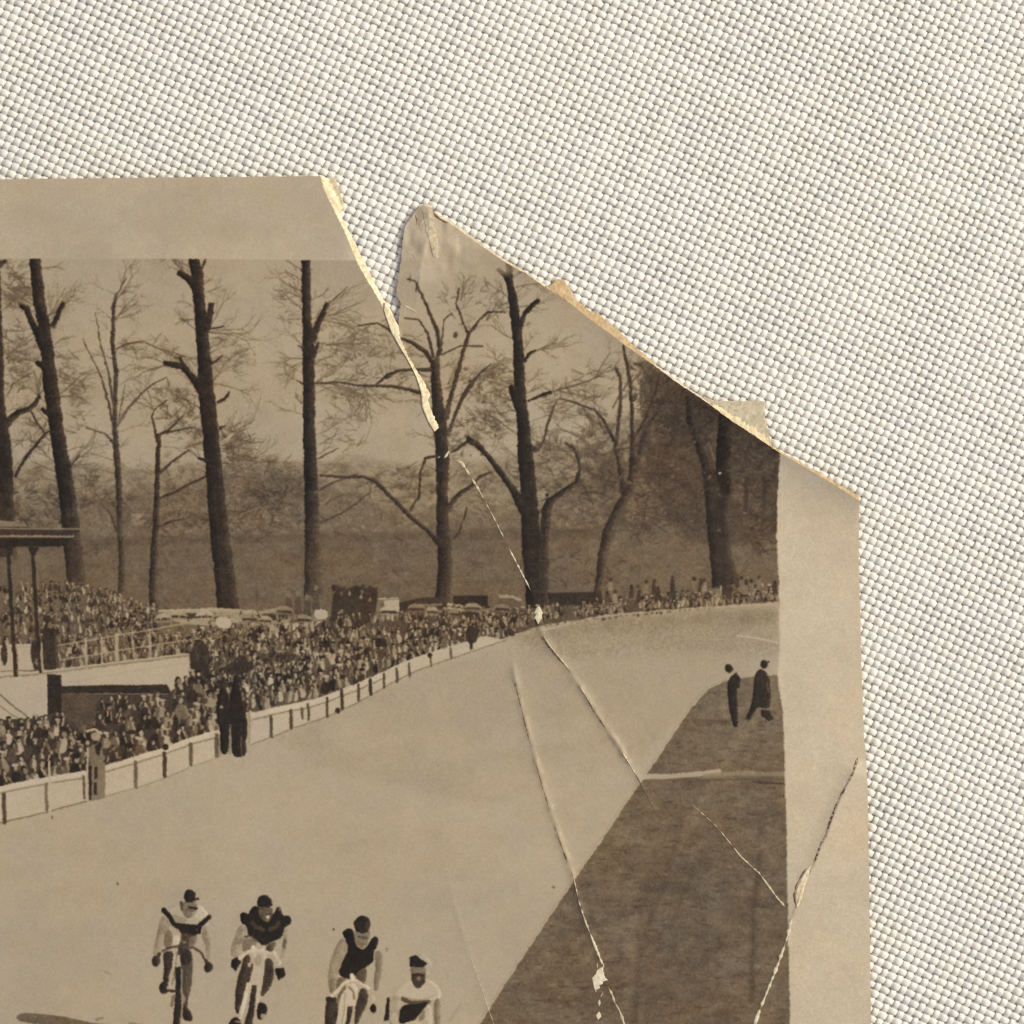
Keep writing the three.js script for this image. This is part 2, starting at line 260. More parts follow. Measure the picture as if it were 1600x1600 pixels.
  layer(5, () => { for (const [x, y, a, b, t] of [[22, 470, 18, 40, 112], [28, 560, 20, 40, 112], [40, 600, 22, 30, 110], [105, 580, 18, 26, 118], [118, 650, 16, 30, 118], [225, 545, 40, 16, 128], [250, 620, 24, 18, 122], [290, 640, 22, 22, 108], [372, 560, 22, 22, 126], [375, 705, 20, 20, 100], [300, 670, 20, 12, 118], [520, 545, 40, 22, 124], [560, 600, 36, 26, 122], [530, 640, 26, 30, 128], [600, 560, 40, 30, 126], [740, 470, 40, 30, 132], [760, 620, 30, 55, 120], [720, 680, 30, 26, 122], [880, 640, 34, 22, 126], [860, 680, 26, 20, 122], [940, 720, 30, 26, 104], [920, 610, 26, 20, 128], [1010, 600, 34, 30, 102], [1050, 600, 34, 30, 88], [1060, 690, 40, 50, 84], [1170, 720, 40, 30, 92], [1180, 800, 34, 40, 86], [420, 750, 44, 26, 104], [270, 790, 40, 24, 112], [150, 800, 40, 30, 116], [60, 770, 30, 30, 106], [590, 800, 50, 24, 122], [900, 800, 40, 20, 108], [990, 830, 50, 20, 96], [780, 770, 30, 30, 116], [625, 700, 20, 34, 128], [480, 430, 26, 20, 136], [600, 440, 26, 20, 140], [20, 430, 20, 14, 116]]) ell(x, y, a, b, t, 0.1); });
  for (const [x, y, a, b, n, t] of [[22, 450, 18, 40, 46, 104], [26, 560, 22, 60, 70, 106], [60, 690, 24, 30, 40, 104], [110, 590, 20, 40, 34, 112], [125, 640, 18, 40, 34, 112], [130, 760, 30, 40, 60, 104], [235, 545, 50, 18, 44, 120], [285, 640, 26, 26, 50, 100], [255, 620, 24, 20, 26, 112], [350, 560, 30, 50, 40, 118], [370, 700, 26, 30, 60, 96], [300, 680, 22, 20, 30, 104], [520, 540, 50, 40, 54, 116], [570, 590, 60, 50, 80, 116], [540, 660, 30, 50, 44, 120], [600, 530, 50, 30, 44, 116], [640, 600, 40, 30, 30, 112], [740, 480, 50, 40, 44, 118], [765, 620, 34, 70, 120, 106], [715, 690, 40, 30, 60, 108], [880, 630, 40, 30, 44, 116], [850, 690, 30, 30, 34, 112], [930, 700, 34, 40, 64, 98], [925, 600, 34, 30, 34, 118], [1010, 600, 40, 40, 80, 92], [1060, 640, 40, 60, 120, 78], [1180, 740, 34, 50, 90, 80], [1190, 830, 26, 40, 60, 78], [420, 755, 54, 36, 110, 98], [270, 780, 50, 40, 80, 104], [170, 810, 50, 40, 60, 108], [590, 790, 60, 40, 80, 112], [500, 800, 40, 40, 40, 108], [890, 790, 50, 36, 90, 100], [985, 820, 50, 30, 90, 92], [780, 770, 40, 40, 60, 108], [480, 480, 40, 60, 34, 122], [395, 830, 30, 20, 40, 100], [240, 870, 120, 40, 60, 100], [600, 880, 160, 40, 90, 100], [900, 890, 100, 30, 60, 90], [60, 800, 60, 40, 80, 84], [150, 770, 60, 30, 70, 92], [420, 790, 50, 30, 80, 84], [330, 820, 120, 20, 90, 86], [620, 760, 60, 30, 60, 98], [880, 740, 40, 40, 70, 92]]) cloud(x, y, a, b, Math.round(n * 1.3), t - 9, 0.55);
  for (const [x, y, a, b, n, t] of [[60, 560, 50, 120, 30, 150], [290, 590, 120, 120, 60, 150], [560, 600, 90, 100, 50, 150], [880, 600, 60, 70, 30, 150], [430, 790, 80, 40, 50, 132], [250, 790, 90, 36, 60, 136], [590, 810, 80, 26, 50, 138], [960, 780, 60, 50, 50, 122], [1100, 720, 80, 70, 60, 108], [1185, 800, 24, 50, 34, 124]]) cloud(x, y, a, b, n, t, 0.35);
  const K = 43;
  solid(14, 26, () => {
  // leftmost, cut by the frame
  haze([[-14, 400, 30], [-10, 625, 36], [-6, 700, 50], [-4, 800, 56], [-2, 870, 60]], K, 78);
  limb([[6, 668, 14], [28, 646, 10], [45, 640, 8], [56, 631, 7], [63, 618, 4]], K + 4); limb([[24, 746, 5], [42, 714, 4.5], [62, 690, 4], [74, 676, 3], [88, 671, 2]], K + 8); limb([[0, 415, 10], [12, 408, 5]], K);
  line([[48, 640], [58, 660], [70, 676]], 3, 60); line([[12, 620], [22, 600], [46, 585]], 2, 80, 0.8);
  haze([[56, 404, 18], [62, 470, 18], [72, 520, 18], [76, 560, 20], [80, 600, 24], [88, 660, 22], [98, 720, 24], [106, 770, 26], [112, 830, 27], [121, 910, 29]], K, 82);
  limb([[70, 548, 11], [52, 505, 10], [42, 481, 9], [31, 479, 5]], K); limb([[82, 512, 8], [92, 492, 7], [101, 473, 7]], K); limb([[72, 575, 12], [57, 565, 6]], K); limb([[84, 655, 6], [66, 638, 5]], K); limb([[112, 728, 4], [125, 710, 2]], 60);
  // slim tree
  haze([[183, 460, 3], [178, 480, 5], [177, 540, 6], [182, 580, 6], [180.5, 650, 7], [182, 700, 8], [187, 760, 9], [188, 820, 9], [192, 870, 11], [194, 925, 15]], 62, 84);
  for (const b of [[[178, 692, 4], [165, 677, 3], [135, 669, 2]], [[178, 662, 4], [160, 590, 3], [130, 530, 1.6]], [[179, 640, 4], [170, 580, 3.2], [158, 540, 2.5], [150, 488, 1.4]], [[184, 666, 4], [200, 640, 4], [222, 615, 3.2], [240, 600, 2.5], [262, 590, 1.5]], [[182, 546, 3.5], [200, 538, 3], [225, 534, 2.4], [255, 548, 1.4]], [[187, 656, 2.5], [196, 600, 1.4]], [[183, 462, 2], [198, 434, 1.2]], [[184, 830, 3], [172, 800, 3], [155, 785, 2.5], [132, 782, 1.5]]]) limb(b, 84);
  // stooped young tree
  haze([[250, 678, 6], [247, 720, 7], [246, 780, 9], [244, 830, 10], [240, 900, 12], [241, 950, 14]], 58, 76);
  for (const b of [[[250, 680, 5], [262, 674, 4], [286, 650, 2]], [[258, 677, 4], [280, 672, 3], [306, 667, 2]], [[248, 694, 4], [238, 650, 3], [243, 640, 2], [262, 625, 2]], [[247, 742, 5], [270, 722, 4], [296, 703, 2]], [[247, 780, 5], [275, 770, 5], [300, 755, 4], [328, 742, 3]], [[246, 828, 5], [262, 818, 5], [285, 811, 2.5]]]) limb(b, 66);
  // big pollard
  haze([[303, 404, 15], [309, 430, 19], [311, 460, 17], [315, 500, 18], [320, 560, 21], [324, 620, 25], [331, 690, 24], [338, 770, 27], [346, 850, 30], [354, 920, 31], [357, 952, 34]], K, 60);
  limb([[306, 452, 12], [294, 435, 10], [279, 426, 8]], K); limb([[321, 525, 9], [329, 492, 10], [332, 474, 9]], K); limb([[320, 618, 14], [302, 590, 11], [286, 573, 10], [270, 570, 9], [256, 567, 5]], K); limb([[288, 576, 7], [282, 558, 5]], K);
  for (const b of [[[330, 570, 4], [349, 556, 2]], [[340, 630, 5], [352, 624, 5], [359, 612, 2]], [[343, 670, 6], [353, 666, 2]], [[327, 720, 4], [310, 715, 3]], [[314, 425, 4], [322, 406, 3]], [[326, 515, 3], [352, 510, 2]]]) limb(b, 52);
  // straight pole-like trunk
  haze([[478.5, 405, 13], [479, 440, 13], [480, 500, 13], [482, 540, 17], [483, 600, 18], [484, 680, 19], [487, 760, 21], [488, 830, 22], [489, 880, 25], [490, 930, 28]], K, 86);
  limb([[487, 534, 13], [500, 500, 9], [513, 474, 7]], K); limb([[489, 558, 9], [498, 535, 3]], K);
  for (const b of [[[514, 476, 3], [528, 463, 2], [543, 449, 1.2]], [[476, 545, 4], [466, 540, 1.5]], [[490, 600, 4], [505, 598, 3]], [[474, 600, 3], [464, 595, 1.5]], [[495, 718, 3], [530, 700, 1.5]], [[492, 770, 4], [520, 755, 3], [560, 740, 1.5]], [[492, 820, 3], [540, 800, 3], [580, 768, 1.6]]]) limb(b, 76);
  // forked tree at the tear
  haze([[692, 944, 24], [696, 880, 22], [693, 830, 20], [691, 780, 17], [692, 720, 20], [688, 670, 21], [684, 630, 18], [681, 590, 15], [680, 562, 13]], 50, 62);
  for (const b of [[[681, 575, 7], [687, 545, 7], [684, 520, 6], [672, 490, 5], [660, 462, 4], [650, 440, 3], [636, 436, 2.5]], [[650, 456, 2], [657, 428, 1.5]], [[679, 572, 8], [665, 550, 7], [645, 536, 6], [625, 528, 4.5], [606, 514, 4], [590, 506, 2.5], [560, 509, 1.5]], [[676, 578, 6], [650, 578, 5], [622, 580, 4], [606, 588, 8], [600, 592, 4], [584, 604, 2]], [[664, 616, 7], [640, 609, 5], [620, 605, 5], [590, 603, 4], [560, 602, 3], [530, 598, 2.5], [502, 600, 3]], [[696, 655, 9], [705, 620, 7], [716, 580, 6], [726, 545, 6], [732, 524, 6], [746, 505, 3], [762, 488, 3], [792, 488, 2]], [[732, 524, 4], [722, 500, 3], [713, 475, 3], [718, 450, 1.5]], [[700, 680, 6], [712, 645, 5], [724, 620, 6], [734, 604, 7], [750, 583, 3], [768, 569, 2]], [[690, 540, 3], [694, 500, 2.5], [706, 490, 2]], [[678, 560, 4], [668, 520, 4], [655, 500, 2.5], [632, 497, 1.5]], [[690, 555, 3], [720, 541, 2], [755, 541, 3]], [[686, 850, 8], [668, 828, 7], [640, 806, 7], [610, 775, 6], [585, 751, 6], [568, 745, 5], [540, 746, 4], [500, 743, 3]], [[700, 800, 9], [706, 785, 8], [720, 770, 7], [736, 761, 6], [750, 745, 4], [768, 738, 3]], [[684, 712, 4], [665, 716, 4], [657, 740, 4], [655, 775, 4], [640, 800, 4]], [[704, 846, 4], [718, 832, 3], [730, 792, 2]]]) limb(b, 64);
  for (let i = 0; i < 34; i++) ell(rr(700, 795), rr(570, 730), rr(1.2, 3.6), rr(1.5, 5), rr(72, 100), 0.7, rr(0, 3));
  ell(712, 524, 3.5, 5, 70, 0.9);
  // dark pollard under the cut edge
  haze([[796, 405, 9], [796, 435, 11], [803, 480, 14], [809, 530, 15], [812, 600, 17], [817, 660, 18], [820, 700, 24], [825, 750, 24], [828, 800, 26], [830, 850, 29], [836, 900, 32], [840, 955, 34]], 38, 50);
  limb([[799, 444, 9], [788, 430, 8], [777, 421, 6]], 38); limb([[812, 514, 8], [820, 490, 7], [831, 478, 7], [843, 469, 6]], 38); limb([[818, 566, 5], [826, 554, 6], [838, 548, 4]], 40); limb([[816, 650, 13], [804, 622, 10], [797, 603, 9]], 38);
  limb([[824, 628, 4], [846, 617, 4], [862, 613, 6]], 50); limb([[862, 613, 2.5], [892, 604, 2], [920, 596, 2], [936, 588, 2]], 80);
  limb([[822, 800, 20], [800, 762, 10], [780, 736, 9], [764, 714, 8], [744, 693, 8], [730, 683, 6]], 46); limb([[742, 695, 6], [730, 690, 5], [714, 702, 4], [704, 708, 3]], 60);
  limb([[848, 950, 16], [850, 860, 14], [853, 800, 15], [858, 785, 13], [875, 772, 9], [900, 756, 8], [906, 735, 4], [903, 715, 3.5], [896, 700, 3], [884, 692, 2]], 50); limb([[856, 775, 6], [852, 772, 4]], 50);
  limb([[830, 702, 14], [841, 703, 6], [848, 690, 3], [860, 650, 2.5], [870, 628, 1.5]], 62);
  // the trees on the right
  haze([[934, 925, 10], [940, 880, 14], [950, 830, 17], [965, 800, 17], [980, 770, 14], [990, 740, 11], [1000, 705, 8], [1010, 670, 6], [1030, 640, 5], [1046, 610, 3]], 58, 76);
  for (const b of [[[976, 782, 10], [970, 740, 8], [962, 700, 6], [965, 670, 5], [970, 630, 5], [969, 590, 4], [962, 575, 2]], [[986, 756, 8], [988, 690, 6], [987, 640, 5.5], [985, 600, 5], [977, 560, 4], [973, 540, 3]], [[960, 690, 4], [945, 660, 4], [930, 640, 3], [910, 633, 2], [888, 626, 2]], [[990, 628, 5], [994, 616, 4]], [[988, 690, 4], [1010, 650, 3], [1024, 612, 3], [1030, 585, 2]]]) limb(b, 60);
  haze([[1134, 915, 44], [1126, 870, 34], [1120, 800, 34], [1124, 765, 44], [1127, 735, 30]], 48, 58);
  limb([[1128, 770, 24], [1130, 700, 21], [1132, 640, 20]], 30); limb([[1116, 780, 28], [1105, 730, 18], [1091, 692, 13], [1080, 660, 14], [1074, 620, 8]], 50);
  });
  for (let i = 0; i < 26; i++) twig(rr(1040, 1110), rr(600, 700), rr(-3, 0), rr(20, 60), 2, rr(52, 72), 0.7, 1);
  for (let i = 0; i < 54; i++) twig(rr(905, 1215), rr(620, 830), rr(-3.1, 0.4), rr(24, 70), rr(1.4, 3), rr(48, 74), 0.6, 2);
  mottle(915, 1212, 640, 830, 130, 1.5, 5, 112, 140, 0.4);
  for (let i = 0; i < 16; i++) twig(rr(1140, 1210), rr(700, 850), rr(-1, 1), rr(20, 50), 2.2, rr(55, 80), 0.6, 1);
  limb([[1166, 745, 5], [1164, 800, 6]], 60); limb([[1192, 745, 6], [1194, 800, 7]], 62); line([[1140, 806], [1214, 806]], 4, 66, 0.7);
  ell(1124, 739, 2.5, 2.2, 170); line([[1106, 690], [1116, 720]], 2, 120, 0.6);

  // ---------------- ground
  poly([[-120, 1318], [0, 1284], [140, 1246], [260, 1210], [345, 1182], [400, 1160], [470, 1134], [560, 1096], [640, 1052], [720, 1022], [800, 1000], [850, 978], [940, 962], [1060, 952], [1216, 942], [1240, 1900], [-120, 1900]], 155);
  layer(18, () => {
  poly([[800, 998], [860, 975], [960, 960], [1216, 944], [1216, 1020], [1000, 1018], [860, 1030]], 126, 0.85);
  poly([[420, 1150], [640, 1056], [800, 1000], [1000, 985], [1215, 975], [1215, 1050], [1120, 1060], [1010, 1180], [760, 1260], [500, 1200]], 144, 0.7);
  for (let i = 0; i < 90; i++) ell(rr(-60, 1100), rr(1040, 1600), rr(30, 120), rr(5, 22), rr(146, 162), 0.3, -0.15);
  });
  for (let i = 0; i < 420; i++) { const x = rr(-40, 1150), y = rr(1000, 1600), L = rr(10, 60); if (y < 1310 - x * 0.36) continue; line([[x, y], [x + L, y - L * 0.16 + rr(-1, 1)]], rr(0.7, 1.8), rnd() < 0.5 ? rr(138, 150) : rr(158, 166), 0.22); }
  line([[1150, 992], [1180, 996], [1214, 1003]], 3, 172, 0.6);
  // grass in the middle of the track
  const grass = resample([[735, 1625], [762, 1580], [800, 1520], [850, 1445], [900, 1370], [945, 1305], [985, 1245], [1040, 1165], [1080, 1105], [1106, 1076], [1135, 1062], [1170, 1057], [1240, 1052]], 3).map(([x, y]) => [x + 1.3 * vnoise(x / 5, y / 5, 61), y + rr(-0.6, 0.6)]);
  poly([...grass, [1250, 1900], [560, 1900]], 100);
  c.save(); c.beginPath(); [...grass, [1250, 1900], [560, 1900]].forEach(([x, y], i) => (i ? c.lineTo(x, y) : c.moveTo(x, y))); c.closePath(); c.clip();
  layer(12, () => {
  for (let i = 0; i < 120; i++) ell(rr(740, 1240), rr(1060, 1700), rr(15, 70), rr(6, 22), rr(84, 118), 0.5, -0.3);
  poly([[1120, 1060], [1216, 1058], [1222, 1200], [1030, 1205]], 112, 0.5);
  });
  layer(6, () => {
  mottle(740, 1235, 1060, 1640, 520, 3, 13, 76, 96, 0.36, 2.4); mottle(740, 1235, 1060, 1640, 520, 2, 11, 112, 130, 0.34, 2);
  line([[1180, 1110], [1150, 1155], [1120, 1215], [1075, 1290], [1050, 1330]], 17, 118, 0.45); line([[1222, 1370], [1190, 1320], [1150, 1290]], 9, 112, 0.5); line([[900, 1470], [1000, 1430], [1110, 1420]], 14, 112, 0.4); line([[860, 1560], [960, 1570], [1060, 1550]], 16, 84, 0.4); line([[1060, 1310], [1020, 1420], [1000, 1490], [990, 1600]], 10, 82, 0.6); line([[1185, 1330], [1175, 1420], [1172, 1560]], 8, 78, 0.7); line([[1085, 1350], [1050, 1440]], 6, 80, 0.5);
  poly([[1000, 1360], [1100, 1340], [1130, 1560], [1010, 1600], [990, 1500]], 90, 0.4); 
  });
  for (let i = 0; i < 2600; i++) { const x = rr(740, 1235), y = rr(1075, 1640), L = rr(3, 14); line([[x, y], [x + L, y + rr(-1.6, 1.2)]], rr(0.8, 2.4), rnd() < 0.55 ? rr(64, 86) : rr(108, 126), 0.5); }
  for (const [x, y, L] of [[944, 1500, 24], [975, 1495, 10], [1020, 1410, 28], [985, 1414, 20], [1080, 1478, 14], [1000, 1492, 12], [880, 1490, 22], [960, 1540, 14], [1130, 1275, 18], [1165, 1268, 22], [900, 1540, 22], [1085, 1570, 16], [830, 1560, 30], [1020, 1600, 20]]) line([[x, y], [x + L / 2, y + 1.5], [x + L, y]], rr(1.6, 3), 62, 0.5);
  poly([[1080, 1122], [1140, 1124], [1140, 1132], [1086, 1134]], 78, 0.5); c.restore();
  line([[1006, 1213], [1050, 1211], [1100, 1207], [1122, 1204]], 8, 158, 0.9); line([[1100, 1211], [1150, 1206], [1222, 1207]], 7, 128, 0.8); line([[1175, 1219], [1222, 1222]], 3, 62, 0.9); line([[1090, 1218], [1180, 1214]], 3, 84, 0.7);
  line(grass.filter((p, i) => i % 4 === 0).map(([x, y]) => [x - 3, y - 2]), 2, 136, 0.5); // ---------------- the crowd
  const person = (x, y, s, calm) => {
    if (vnoise(x / 26, y / 15, 44) > 0.66) return;             // gaps and clumps
    s *= 1 + 0.25 * vnoise(x / 9, y / 9, 45);       // lit from the right, like everything in the picture
    const k = rnd(), body = k < 0.5 ? rr(38, 62) : k < 0.66 ? rr(72, 104) : rr(122, 166), lean = rr(-0.2, 0.2) * s, w = s * rr(0.26, 0.44), dk = calm ? 0.12 : 0, tone = (t) => lerp(t, 108, dk);
    round([[x - w, y + s], [x - w * 0.9 + lean, y + s * 0.26], [x + lean, y + s * 0.05], [x + w * 0.9 + lean, y + s * 0.28], [x + w, y + s]], tone(body));
    if (rnd() < 0.75) line([[x + w * 0.55 + lean, y + s * 0.25], [x + w * rr(0.4, 0.9), y + s * rr(0.5, 1)]], s * rr(0.1, 0.2), tone(rr(116, 158)), 0.9);
    if (rnd() < 0.35) line([[x - w * 0.1 + lean, y + s * 0.15], [x - w * 0.05, y + s * 0.5]], s * 0.13, tone(rr(130, 160)), 0.9);
    if (body > 110) line([[x - w * 0.6 + lean, y + s * 0.3], [x - w * 0.7, y + s]], s * 0.22, tone(rr(60, 90)), 0.8);
    const hx = x + lean * 1.4, hr = rr(0.85, 1.1) * s;
    ell(hx, y - s * 0.12, hr * 0.21, hr * 0.27, tone(rr(42, 70)), 1, rr(-0.3, 0.3));
    ell(hx + hr * 0.07, y - s * 0.06, hr * 0.13, hr * 0.19, tone(rr(112, 154)), 1, rr(-0.3, 0.3));
    if (rnd() < 0.22) ell(hx, y - s * 0.29, hr * 0.25, hr * 0.11, tone(rr(132, 164)), 1, rr(-0.25, 0.25)); else if (rnd() < 0.3) ell(hx, y - s * 0.27, hr * 0.26, hr * 0.13, tone(44), 1, rr(-0.2, 0.2));
  };
  const scatter = (pts, n, s, calm) => { let x0 = 1e9, x1 = -1e9, y0 = 1e9, y1 = -1e9; for (const [x, y] of pts) { x0 = Math.min(x0, x); x1 = Math.max(x1, x); y0 = Math.min(y0, y); y1 = Math.max(y1, y); } const inside = (x, y) => { let q = false; for (let i = 0, j = pts.length - 1; i < pts.length; j = i++) if ((pts[i][1] > y) !== (pts[j][1] > y) && x < pts[i][0] + (y - pts[i][1]) / (pts[j][1] - pts[i][1]) * (pts[j][0] - pts[i][0])) q = !q; return q; }; for (let i = 0; i < n; i++) { const x = rr(x0, x1), y = rr(y0, y1); if (!inside(x, y)) continue; const a = rr(-0.6, 0.6), L = s * rr(0.2, 0.8), dark = rnd() < 0.46; line([[x, y], [x + L * Math.sin(a), y + L * Math.cos(a)]], s * rr(0.1, 0.3), dark ? rr(42, 80) : rr(calm ? 112 : 118, calm ? 156 : 164), rr(0.5, 0.9)); } };
  const crowd = (top, bottom, s0, s1, x0, x1, calm, gapX = 0.64, gapY = 0.5) => {   // rows from back to front
    const at = (pts, x) => { for (let i = 1; i < pts.length; i++) if (x <= pts[i][0]) return lerp(pts[i - 1][1], pts[i][1], clamp((x - pts[i - 1][0]) / (pts[i][0] - pts[i - 1][0]))); return pts[pts.length - 1][1]; };
    for (let row = 0, f = 0; f < 1; row++) {
      const s = lerp(s0, s1, f); let step = 0;
      for (let x = x0 + rr(0, s); x < x1; x += s * gapX * rr(0.75, 1.3)) { const a = at(top, x), b = at(bottom, x); person(x, lerp(a, b, f) + rr(-0.25, 0.25) * s, s * rr(0.85, 1.12), calm); step = Math.max(step, s * gapY / Math.max(20, b - a)); }
      f += step || 1;
    }
  };
  // far standing spectators under the trees
  poly([[-60, 914], [130, 912], [190, 930], [245, 948], [300, 962], [300, 1020], [60, 1050], [-60, 1050]], 96);
  crowd([[-60, 916], [130, 914], [190, 932], [245, 950], [305, 968]], [[-60, 1036], [130, 1032], [300, 1008]], 11, 14, -60, 300, true);
  poly([[240, 955], [330, 958], [440, 958], [450, 1000], [250, 990]], 100);
  poly([[300, 1000], [480, 985], [520, 960], [640, 955], [760, 955], [840, 950], [940, 940], [1100, 930], [1215, 915], [1216, 940], [1060, 950], [940, 962], [850, 976], [800, 992], [640, 1046], [560, 1072], [420, 1110], [300, 1120]], 82);
  poly([[296, 1010], [330, 995], [340, 1060], [300, 1065]], 52);
  // cars beyond the crowd, as light roofs and dark windows
  round([[248, 962], [262, 953], [330, 952], [372, 950], [400, 957], [398, 972], [330, 978], [280, 974]], 138); poly([[284, 958], [336, 957], [340, 964], [286, 967]], 66); line([[248, 954], [345, 952]], 2.5, 160);
  line([[280, 969], [335, 977]], 4, 140); line([[385, 975], [480, 966]], 3, 128); round([[398, 955], [446, 947], [450, 956], [400, 962]], 128); poly([[392, 960], [450, 957], [450, 968], [392, 970]], 66);
  crowd([[250, 985], [330, 988], [420, 975], [470, 975], [560, 968]], [[250, 1010], [330, 1040], [470, 1045], [560, 1040]], 14, 16, 300, 570, false);
  round([[336, 963], [363, 965], [362, 983], [338, 981]], 172); round([[490, 951], [513, 952], [512, 967], [492, 967]], 166);
  for (const [x, y, s] of [[452, 932, 15], [466, 930, 16], [480, 936, 15], [494, 922, 15]]) { ell(x, y - 4, 3.4, 4.4, 112); poly([[x - 6, y + 30], [x - 5, y + 2], [x + 5, y + 2], [x + 6, y + 30]], 80); }
  poly([[520, 930], [530, 917], [545, 920], [556, 914], [572, 920], [590, 918], [588, 960], [540, 1000], [515, 985]], 60); for (let i = 0; i < 9; i++) ell(rr(520, 588), rr(914, 926), 4, 5, rr(48, 74)); for (let i = 0; i < 8; i++) ell(rr(522, 586), rr(918, 960), 2.2, 3.4, rr(95, 130));
  poly([[620, 942], [660, 934], [690, 932], [700, 950], [625, 956]], 58); poly([[708, 931], [762, 930], [762, 946], [708, 948]], 50); round([[776, 934], [796, 929], [816, 936], [816, 956], [776, 956]], 92); line([[782, 932], [800, 932], [813, 937]], 4.5, 138);
  poly([[855, 926], [935, 924], [935, 944], [858, 946]], 52); poly([[590, 936], [600, 933], [604, 965], [586, 970]], 108); poly([[600, 938], [624, 936], [624, 956], [602, 956]], 156); line([[592, 936], [622, 934]], 2.5, 150);
  line([[700, 944], [722, 947]], 4, 150); line([[361, 905], [361, 948]], 4, 70, 0); line([[402, 912], [402, 948]], 3, 88);
  // the deep band of people along the rail
  crowd([[520, 965], [640, 958], [700, 952], [780, 955], [850, 950], [940, 940], [1216, 915]], [[520, 1040], [600, 1030], [700, 1000], [800, 975], [850, 965], [940, 952], [1216, 932]], 12, 9, 520, 1216, true, 0.6);
  for (let i = 0; i < 34; i++) { const x = rr(930, 1210), y = 915 - (x - 930) * 0.03 + rr(-10, 12); ell(x, y, 2.6, 3.2, rr(48, 72)); poly([[x - 4, y + 18], [x - 3, y + 3], [x + 3, y + 3], [x + 4, y + 18]], rnd() < 0.6 ? rr(52, 70) : rr(100, 130), 0.9); }
  crowd([[560, 1005], [640, 985], [720, 975], [800, 965]], [[560, 1062], [640, 1036], [720, 1006], [800, 985]], 14, 13, 556, 800, false, 0.58);
  crowd([[300, 1050], [380, 1050], [480, 1020], [570, 1000]], [[300, 1120], [400, 1100], [480, 1084], [570, 1060]], 17, 20, 296, 575, false, 0.58);
  round([[350, 1036], [396, 1030], [398, 1050], [352, 1056]], 52, 0.9); round([[398, 1020], [470, 1018], [466, 1034], [410, 1038]], 54, 0.6); round([[296, 1006], [326, 1000], [332, 1058], [302, 1064]], 54, 0.8);
  for (const [x0, y0, x1, y1, w, t] of [[250, 955, 330, 951, 3, 150], [330, 951, 398, 956, 5, 146], [398, 960, 446, 950, 4, 134], [284, 964, 330, 962, 4, 60], [360, 968, 386, 972, 5, 150], [392, 966, 446, 962, 4, 58], [386, 978, 480, 968, 3, 132], [455, 972, 486, 968, 5, 64], [420, 975, 434, 985, 7, 140], [640, 948, 690, 944, 4, 112], [700, 950, 724, 954, 4, 148], [724, 958, 735, 962, 5, 56], [745, 955, 770, 951, 4, 118]]) line([[x0, y0], [x1, y1]], w, t, 0.95);
  for (let i = 0; i < 17; i++) { const x = 252 + i * 33 + rr(-9, 9), y = lerp(962, 946, i / 17) + rr(-6, 9), w = rr(10, 17), t = rr(112, 158); if (x > 508 && x < 596) continue; round([[x - w, y + 5], [x - w * 0.8, y - 2], [x - w * 0.3, y - 4.5], [x + w * 0.5, y - 4], [x + w, y + 1], [x + w, y + 6]], t, 0.95); line([[x - w * 0.6, y + 4], [x + w * 0.7, y + 4.5]], 3.4, rr(46, 66), 0.9); line([[x - w, y + 8], [x + w, y + 8.5]], 3, t - 20, 0.8); }
  scatter([[520, 962], [640, 955], [760, 955], [850, 952], [1216, 912], [1216, 938], [940, 958], [850, 972], [640, 1042], [520, 1070]], 150, 11, true);
  scatter([[300, 1000], [480, 985], [560, 975], [560, 1066], [420, 1104], [300, 1118]], 90, 13, false); scatter([[-60, 912], [130, 910], [190, 930], [300, 966], [290, 1004], [-60, 1030]], 160, 10, true); scatter([[248, 958], [400, 952], [470, 962], [470, 990], [250, 992]], 70, 10, true);
  round([[336, 963], [363, 965], [362, 983], [338, 981]], 160); round([[490, 951], [513, 952], [512, 967], [492, 967]], 158);
  // the stand on the left
  poly([[-120, 1052], [60, 1048], [296, 1020], [293, 1075], [100, 1080], [76, 1130], [-120, 1160]], 160);
  line([[-120, 1068], [60, 1053], [180, 1038], [296, 1024]], 3.5, 118, 0.7); line([[98, 1068], [200, 1050], [292, 1036]], 2, 146, 0.6);
  poly([[-120, 1016], [50, 1005], [54, 1046], [-120, 1054]], 158); line([[-120, 1022], [50, 1010]], 1.5, 132, 0.7); for (let x = -60; x < 52; x += 11) line([[x, 1014], [x + 2, 1046]], 1, 140, 0.6);
  for (const [x, y] of [[8, 1008], [54, 1004]]) { ell(x, y + 14, 5, 18, 60); }
  for (const [a, b] of [[[94, 1008], [292, 974]], [[94, 1031], [292, 1000]]]) line([a, b], 2.2, 142); for (const [x, y, w] of [[135, 1010, 4.5], [160, 1008, 3], [183, 1003, 6], [208, 1000, 2.5], [235, 994, 3]]) line([[x, y - 12], [x + 1, y + 32 - (x - 135) * 0.06]], w, 146);
  round([[64, 1048], [67, 1000], [70, 974], [77, 970], [85, 980], [92, 1014], [94, 1046]], 54); ell(75, 967, 7, 6, 54); line([[88, 990], [91, 1040]], 3, 84, 0.7); ell(80, 977, 5, 5, 105);
  poly([[75, 1053], [97, 1054], [98, 1120], [76, 1122]], 48); poly([[97, 1071], [262, 1069], [268, 1083], [97, 1083]], 50); poly([[97, 1083], [165, 1084], [152, 1120], [140, 1160], [110, 1158], [98, 1118]], 78);
  line([[0, 1084], [24, 1104], [48, 1122]], 2.5, 96, 0.8); line([[-10, 1094], [14, 1112], [36, 1126]], 2, 106, 0.7);
